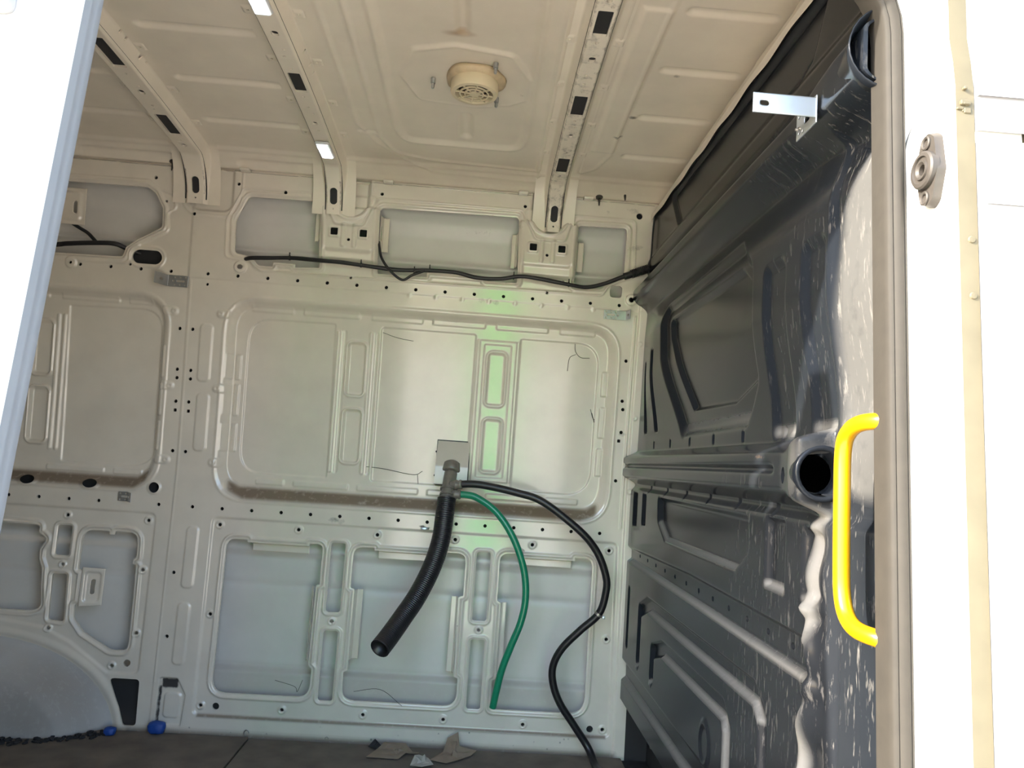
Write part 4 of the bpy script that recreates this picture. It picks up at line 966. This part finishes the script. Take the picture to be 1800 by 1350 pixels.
# ------------------------------------------------------------------ wiring
wh = thing('wiring_harness', (-0.1, -0.09, 1.45), 'black taped wiring harness sagging along the rail openings', 'cable')
hp = [(-0.775, -0.070, 1.470), (-0.751, -0.088, 1.471), (-0.696, -0.090, 1.475), (-0.623, -0.092, 1.480), (-0.53, -0.104, 1.476), (-0.468, -0.106, 1.475), (-0.381, -0.103, 1.470), (-0.29, -0.093, 1.468), (-0.197, -0.092, 1.474), (-0.109, -0.092, 1.475), (-0.039, -0.093, 1.463), (0.036, -0.098, 1.464), (0.098, -0.105, 1.475), (0.161, -0.106, 1.472), (0.257, -0.100, 1.462), (0.314, -0.092, 1.46), (0.37, -0.092, 1.476), (0.419, -0.096, 1.498), (0.46, -0.098, 1.514)]
C, s_ = resample(catmull(hp), 0.006)
part('main_cable', tube(C, 0.0066+0.0005*np.sin(s_*37)*np.sin(s_*11), 12), 'rubber', wh)
C, s_ = resample(catmull([(-0.360, -0.070, 1.56), (-0.354, -0.092, 1.537), (-0.342, -0.106, 1.498), (-0.312, -0.108, 1.46), (-0.273, -0.102, 1.435), (-0.243, -0.1, 1.453), (-0.205, -0.094, 1.472)]), 0.005)
part('branch_cable', tube(C, 0.0042, 10), 'rubber', wh)
C, s_ = resample(catmull([(0.455, -0.098, 1.512), (0.475, -0.099, 1.521), (0.50, -0.10, 1.531), (0.517, -0.10, 1.538)]), 0.0008)
part('conduit', tube(C, 0.0135+0.0013*np.sin(s_*2*np.pi/0.0055), 18), 'rubber', wh)
part('tape_wrap', tube(resample(catmull([(0.432, -0.097, 1.503), (0.450, -0.098, 1.510), (0.468, -0.099, 1.518)]), 0.006)[0], 0.0112, 14), 'rubber', wh)
C, s_ = resample(catmull([(0.505, -0.103, 1.535), (0.511, -0.118, 1.560), (0.511, -0.127, 1.61), (0.511, -0.133, 1.66), (0.513, -0.138, 1.70)]), 0.01)
part('riser_cable', tube(C, 0.0028, 8), 'rubber', wh)
for x, z in ((-0.632, 1.480), (-0.405, 1.472), (-0.238, 1.466), (-0.190, 1.476), (0.078, 1.472), (0.255, 1.463)):
    y = float(np.interp(x, [p[0] for p in hp], [p[1] for p in hp]))
    ct = part('cable_tie', smooth_angle(lathe([(0.0068, -0.002), (0.0085, -0.002), (0.0085, 0.002), (0.0068, 0.002)], (x, y, z), (1, 0, 0), 14, False)), 'rubber', wh)
    part('tie_tail', box(x-0.0015, x+0.0015, y-0.007, y-0.002, z+0.006, z+0.016), 'rubber', ct)
rh = thing('wiring_harness', (-1.3, -0.06, 1.46), 'short black cables lying in the chamfered rail opening by the door', 'cable')
C, s_ = resample(catmull([(-1.60, -0.06, 1.462), (-1.389, -0.066, 1.469), (-1.335, -0.067, 1.476), (-1.251, -0.068, 1.485), (-1.19, -0.066, 1.488), (-1.158, -0.045, 1.480), (-1.10, -0.02, 1.465), (-1.04, -0.01, 1.44)]), 0.006)
part('main_cable', tube(C, 0.0075, 12), 'rubber', rh)
C, s_ = resample(catmull([(-1.37, -0.052, 1.575), (-1.335, -0.056, 1.548), (-1.307, -0.055, 1.532), (-1.281, -0.053, 1.518), (-1.25, -0.055, 1.490)]), 0.006)
part('branch_cable', tube(C, 0.0055, 10), 'rubber', rh)

# ------------------------------------------------------------------ roof vent and lamps
vt = thing('roof_vent', (-0.069, -0.690, 1.81), 'round cream plastic roof vent with a slotted grille', 'vent')
vo = np.array((-0.069, -0.690, 1.815)); dn = (0, 0, -1)
bm = bmesh.new(); ring = []
for k in range(4):
    rr = [(0.05, -0.002), (0.074, -0.002), (0.072, 0.007), (0.056, 0.013)][k]
    ring.append([bm.verts.new((vo[0]+(rr[0]+0.004*math.sin(3*t+1)*(k in (1, 2)))*math.cos(t), vo[1]+(rr[0]+0.003*math.sin(5*t)*(k in (1, 2)))*math.sin(t), vo[2]-rr[1])) for t in np.linspace(0, 2*np.pi, 40, endpoint=False)])
for i in range(3):
    for j in range(40): bm.faces.new((ring[i][j], ring[i][(j+1) % 40], ring[i+1][(j+1) % 40], ring[i+1][j]))
part('sealant_ring', bm_mesh(bm, True), 'sealant', vt)
part('housing', smooth_angle(lathe([(0.056, 0.0), (0.0585, 0.004), (0.0585, 0.036), (0.0565, 0.040), (0.047, 0.041), (0.0455, 0.038), (0.0455, 0.016), (0.0, 0.016)], vo, dn, 48, False)), 'cream', vt)
for r0, r1 in ((0.0, 0.012), (0.0215, 0.0245), (0.0335, 0.0365)):
    pr = [(r0, 0.0405), (r1, 0.0405), (r1, 0.037), (r0, 0.037), (r0, 0.0405)] if r0 else [(0.0, 0.0405), (r1, 0.0405), (r1, 0.037), (0.0, 0.037)]
    part('grille_ring' if r0 else 'grille_hub', smooth_angle(lathe(pr, vo, dn, 36, False)), 'cream', vt)
for k in range(8):
    t = math.radians(45*k+10); bm = bmesh.new(); box_bm(bm, 0.010, 0.0465, -0.0016, 0.0016, -0.0403, -0.0372)
    bmesh.ops.transform(bm, matrix=Matrix.Translation(vo) @ Matrix.Rotation(t, 4, 'Z'), verts=bm.verts)
    part('grille_spoke', bm_mesh(bm), 'cream', vt)
part('fan', smooth_angle(lathe([(0.0, 0.030), (0.016, 0.029), (0.018, 0.022), (0.0445, 0.019), (0.0445, 0.0165)], vo, dn, 32, False)), 'brownfan', vt)

def led(y0, y1, label):
    x0, x1 = -0.527, -0.486; yc = (y0+y1)/2; z = float(zr(yc))-0.0375
    t = thing('led_lamp', ((x0+x1)/2, yc, z), label, 'lamp', 'lamps on the roof bow')
    part('lamp_body', smooth_angle(box(x0, x1, y0, y1, z-0.009, z+0.001, 0.006, 3)), 'lampbody', t)
    ln = part('lens', smooth_angle(box(x0+0.003, x1-0.003, y0+0.003, y1-0.003, z-0.0125, z-0.004, 0.004, 2)), 'led', t)
    n = 3; w = (y1-y0-0.012)/n
    for k in range(n):
        a = y0+0.006+k*w+0.005; part('led_strip', smooth_angle(box(x0+0.006, x1-0.006, a, a+w-0.010, z-0.0138, z-0.011, 0.001, 1)), 'ledb', ln)
led(-0.352, -0.248, 'lit white led lamp on the roof bow nearest the wall')
led(-1.065, -0.962, 'lit white led lamp cut by the top edge of the picture')

# ------------------------------------------------------------------ brackets
def bracket(name, x0, xf, x1, z0, z1, out_sign, label, ang, outlen):
    """flat plate on the wall from x0 to xf, then folded out over outlen; out_sign = direction in x of the folded tab"""
    t = thing(name, ((x0+xf)/2, float(yw(z0)), z0), label, 'bracket', 'galvanised wall brackets')
    L = abs(xf-x0); c = math.cos(ang); s = math.sin(ang); zc = (z0+z1)/2; sx = 1 if xf > x0 else -1
    def mp(U, V, H):
        b = np.maximum(U-L, 0); a = np.minimum(U, L)
        x = x0+sx*a+out_sign*b*c; y = yw(zc)-0.0045-b*s
        return x, y-H, V
    hs = []
    for k in range(3):
        for sz in (-1, 1): hs.append(circ(0.008+0.016*k, zc+sz*(z1-z0)*0.33, 0.0026))
    plate('bracket_plate', (0, L+outlen, z0, z1), mp, 0.0011, 'galv', t, 0.0018, holes=hs+[rect(0.010, 0.036, zc-0.0032, zc+0.0032, 0.003), circ(0.046, zc, 0.003), ell(L+outlen*0.5, zc, 0.006, 0.0038)], flip=(sx < 0))
    return t
bracket('wall_bracket', -0.949, -1.012, 0, 1.366, 1.402, -1, 'grey galvanised bracket at the top of the pillar seam', math.radians(62), 0.05)
bracket('wall_bracket', 0.379, 0.452, 0, 1.368, 1.398, 1, 'galvanised bracket on the rail corner beside the black bulkhead', math.radians(80), 0.035)
bracket('wall_bracket', -1.112, -1.085, 0, 0.683, 0.712, 1, 'small folded bracket under the rear window panel near the round hole', math.radians(55), 0.055)
# long arm bracket on the bulkhead
lb = thing('arm_bracket', (0.46, -1.41, 1.41), 'bright zinc arm bracket sticking out from the upper bulkhead rail', 'bracket')
plate('foot_plate', (-1.446, -1.376, 1.405, 1.447), lambda U, V, H: (0.458-H+0*U, U, V), 0.0015, 'zinc', lb, 0.002, holes=[circ(-1.386, 1.414, 0.003), circ(-1.386, 1.440, 0.003), circ(-1.400, 1.412, 0.003), rect(-1.424, -1.404, 1.420, 1.432, 0.004)], flip=True)
plate('arm', (0.365, 0.460, 1.4135, 1.4435), lambda U, V, H: (U, -1.4445-H+0*U, V), 0.0015, 'zinc', lb, 0.0025, holes=[rect(0.375, 0.389, 1.4245, 1.4325, 0.0038)])
for y, z in ((-1.384, 1.421), (-1.396, 1.4175), (-1.390, 1.444)): part('screw', smooth_angle(lathe([(0.0, 0.003), (0.002, 0.0028), (0.003, 0.0)], (0.456, y, z), (-1, 0, 0), 10, False)), 'steel', lb)

# ------------------------------------------------------------------ grab handle and door guide
C, s_ = resample(catmull([(0.502, -1.606, 0.963), (0.484, -1.592, 0.9625), (0.472, -1.565, 0.9595), (0.470, -1.540, 0.948), (0.470, -1.5285, 0.925), (0.470, -1.5285, 0.86), (0.470, -1.531, 0.78), (0.470, -1.535, 0.745), (0.470, -1.548, 0.722), (0.472, -1.570, 0.7105), (0.484, -1.598, 0.707), (0.502, -1.610, 0.706)]), 0.006)
tag(add_obj('grab_handle', tube(C, 0.0105, 18), 'yellow'), 'yellow tubular grab handle on the door post', 'handle')
gd = thing('door_guide', (0.515, -1.675, 1.24), 'grey rubber door buffer plate with a ring on the white post', 'buffer')
GX = 0.5125; gy, gz = -1.6435, 1.2585
gp = rounded([(gy-0.004, gz+0.047), (gy+0.012, gz+0.043), (gy+0.024, gz+0.005), (gy+0.013, gz-0.040), (gy-0.004, gz-0.047), (gy-0.014, gz-0.040), (gy-0.024, gz-0.005), (gy-0.016, gz+0.038)], 0.010, 5)
bm = bmesh.new()
a = [bm.verts.new((GX+0.004, y, z)) for y, z in gp]; b = [bm.verts.new((GX-0.006, gy+(y-gy)*0.93, gz+(z-gz)*0.95)) for y, z in gp]
bm.faces.new(a); bm.faces.new(b[::-1])
for j in range(len(gp)): bm.faces.new((a[j], a[(j+1) % len(gp)], b[(j+1) % len(gp)], b[j]))
gpl = part('plate', smooth_angle(bm_mesh(bm), 30), 'guide', gd)
part('ring', smooth_angle(lathe([(0.0225, -0.002), (0.0225, 0.006), (0.0205, 0.008), (0.0165, 0.0085), (0.0155, 0.006), (0.0125, 0.006), (0.0115, 0.0085), (0.0095, 0.0085), (0.0065, 0.006), (0.006, 0.001), (0.0, 0.001)], (GX-0.005, gy, gz), (-1, 0, 0), 36, False)), 'guide', gd)
for dz in (0.033, -0.034):
    part('bolt', smooth_angle(lathe([(0.0085, -0.002), (0.0085, 0.003), (0.007, 0.004), (0.005, 0.003), (0.004, 0.0), (0.0, -0.001)], (GX-0.005, gy-0.001*np.sign(dz), gz+dz), (-1, 0, 0), 20, False)), 'guide', gd)

# ------------------------------------------------------------------ small things
def pin(x, y, z, d, label):
    t = thing('trim_pin', (x, y, z), label, 'fastener', 'trim pins under the roof edge')
    part('pin_head', smooth_angle(lathe([(0.0, 0.0), (0.012, 0.0), (0.0125, 0.003), (0.008, 0.006), (0.006, 0.007)], (x, y, z), d, 18, False)), 'guide', t)
    e = np.array((x, y, z))+np.array(d)*0.006
    part('pin_shank', tube(np.array([e, e+np.array(d)*0.012, e+np.array(d)*0.026]), [0.005, 0.0035, 0.002], 10), 'guide', t)
pin(-1.014, -0.118, 1.752, np.array((0, -0.25, -0.97)), 'grey trim pin under the roof edge left of the bows')
pin(0.334, -0.118, 1.752, np.array((0, -0.25, -0.97)), 'larger grey trim pin hanging under the roof edge right of the bows')
pin(0.415, -0.125, 1.772, np.array((0, -0.3, -0.95)), 'small grey trim pin on the roof edge nearest the bulkhead')
sc_ = thing('spring_clip', (-0.146, -0.005, 0.657), 'small shiny metal clip on the lower rail left of the thick hose', 'clip')
part('clip_body', smooth_angle(box(-0.158, -0.138, -0.014, -0.001, 0.6535, 0.6625, 0.003, 2)), 'zinc', sc_)
part('clip_stud', smooth_angle(lathe([(0.0, 0.016), (0.003, 0.015), (0.0035, 0.0)], (-0.139, -0.004, 0.658), (0.3, -1, 0.1), 10, False)), 'steel', sc_)
def lump(x, y, z, rx, ry, rz, label):
    bm = bmesh.new(); bmesh.ops.create_icosphere(bm, subdivisions=3, radius=1.0)
    for v in bm.verts:
        c = v.co; q = max(abs(c.x), abs(c.y), abs(c.z))
        k = (0.6+0.4/q)*(1+0.05*math.sin(7*c.x+3*c.z)+0.04*math.sin(11*c.y+5*c.z)); v.co = Vector((x+rx*c.x*k, y+ry*c.y*k, max(z-rz, z+rz*c.z*k)))
    return tag(add_obj('blue_pad', bm_mesh(bm, True), 'blue'), label, 'pad', 'blue pads on the floor edge')
lump(-0.907, -0.022, 0.014, 0.026, 0.016, 0.0185, 'larger blue pad at the foot of the pillar seam')
lump(-1.032, -0.052, 0.007, 0.017, 0.014, 0.012, 'smaller blue pad beside the wheel arch')
def scrap(pts, z, mat, label, seed, amp=0.008):
    r = random.Random(seed); P = np.array(pts, float); c = P.mean(0)
    bm = bmesh.new(); rings = []; n = len(P)
    for k, f in enumerate((1.0, 0.7, 0.4, 0.12)):
        rings.append([bm.verts.new((c[0]+(p[0]-c[0])*f+r.uniform(-.002, .002), c[1]+(p[1]-c[1])*f, z+(p[2] if len(p) > 2 else 0)*f+abs(r.gauss(0, amp))*(0.4+0.6*(1-f)))) for p in P])
    for i in range(3):
        for j in range(n): bm.faces.new((rings[i][j], rings[i][(j+1) % n], rings[i+1][(j+1) % n], rings[i+1][j]))
    bm.faces.new(rings[-1])
    o = tag(add_obj('cardboard_scrap', bm_mesh(bm), mat), label, 'scrap', 'torn scraps on the floor')
    m = o.modifiers.new('thickness', 'SOLIDIFY'); m.thickness = 0.0015; m.offset = 1
    return o
scrap([(-0.255, -0.135, .0), (-0.232, -0.062, .0), (-0.215, -0.040, .012), (-0.152, -0.036, .01), (-0.125, -0.075, .0), (-0.105, -0.095, .0), (-0.145, -0.10, 0.004), (-0.162, -0.135, 0)], 0.0, 'card', 'flat brown torn cardboard scrap on the floor under the thick hose', 3, 0.005)
scrap([(-0.069, -0.135, .0), (-0.035, -0.075, .004), (-0.022, -0.030, .03), (0.008, -0.028, .032), (0.014, -0.055, .012), (0.066, -0.058, .006), (0.05, -0.085, 0.0), (0.012, -0.125, 0), (-0.02, -0.15, 0)], 0.001, 'card', 'crumpled brown cardboard scrap standing up against the sill', 8, 0.011)
scrap([(-0.125, -0.18, 0), (-0.118, -0.135, .006), (-0.105, -0.125, .01), (-0.075, -0.14, .008), (-0.06, -0.175, 0), (-0.09, -0.20, 0)], 0.001, 'cardp', 'pale torn paper scrap at the bottom edge between two cardboard scraps', 5, 0.009)
scrap([(-0.262, -0.05, 0), (-0.248, -0.02, .012), (-0.238, -0.03, .006), (-0.222, -0.045, .004), (-0.235, -0.07, 0)], 0.001, 'plyedge', 'small dark scrap against the sill beside the flat cardboard', 9, 0.008)
t = np.linspace(0, 2*np.pi*0.86, 30)
C = np.stack([-0.640+0.007*np.cos(t), -0.012+0*t, 0.008+0.008*np.sin(t)], 1)
tag(add_obj('wire_ring', tube(C, 0.0012, 8), 'steel'), 'small wire ring at the sill above the floor seam', 'ring')
C = np.stack([-0.395+0.005*np.cos(t*0.6), -0.012+0*t, 0.003+0.006*np.sin(t*0.6)], 1)
tag(add_obj('wire_hook', tube(C, 0.0010, 8), 'steel'), 'tiny wire hook at the sill left of the thick hose end', 'hook')

# loose dirt along the foot of the wheel arch: too fine to count
bm = bmesh.new(); rg = random.Random(12)
for k in range(150):
    t = rg.random(); x = -1.50+0.47*t; y = -0.155+0.115*max(0, (t-0.45)/0.55)**1.5+rg.gauss(0, 0.012)
    r = rg.uniform(0.003, 0.009)
    mt = Matrix.Translation((x, y, -0.003+r*0.3)) @ Matrix.Rotation(rg.uniform(0, 3), 4, 'Z') @ Matrix.Diagonal((r*1.5, r, r*0.7, 1))
    bmesh.ops.create_icosphere(bm, subdivisions=1, radius=1.0, matrix=mt)
dt = tag(add_obj('loose_dirt', bm_mesh(bm), 'plyedge'), 'dark crumbs of dirt along the foot of the wheel arch', 'dirt'); dt['kind'] = 'stuff'

# ------------------------------------------------------------------ added, unseen: green screen that puts a soft reflection in the gloss paint
M['refl_green'], nt_, b_ = nodes_of('green_reflection_screen')
tr = nt_.nodes.new('ShaderNodeBsdfTranslucent'); tr.inputs['Color'].default_value = (0.04, 0.85, 0.22, 1)
nt_.links.new(tr.outputs[0], nt_.nodes['Material Output'].inputs['Surface'])
sh_ = struct(add_obj('reflection_screen', box(-0.07, 0.33, -6.02, -6.0, -0.60, 2.0), 'refl_green'))
sh_['label'] = 'added green screen across the yard, there for its reflection'
for x in (-0.1, 0.36): part('added_post', box(x-0.025, x+0.025, -6.035, -5.985, -0.65, 2.05, 0.004), 'galv', sh_)  # posts added with the unseen reflection screen
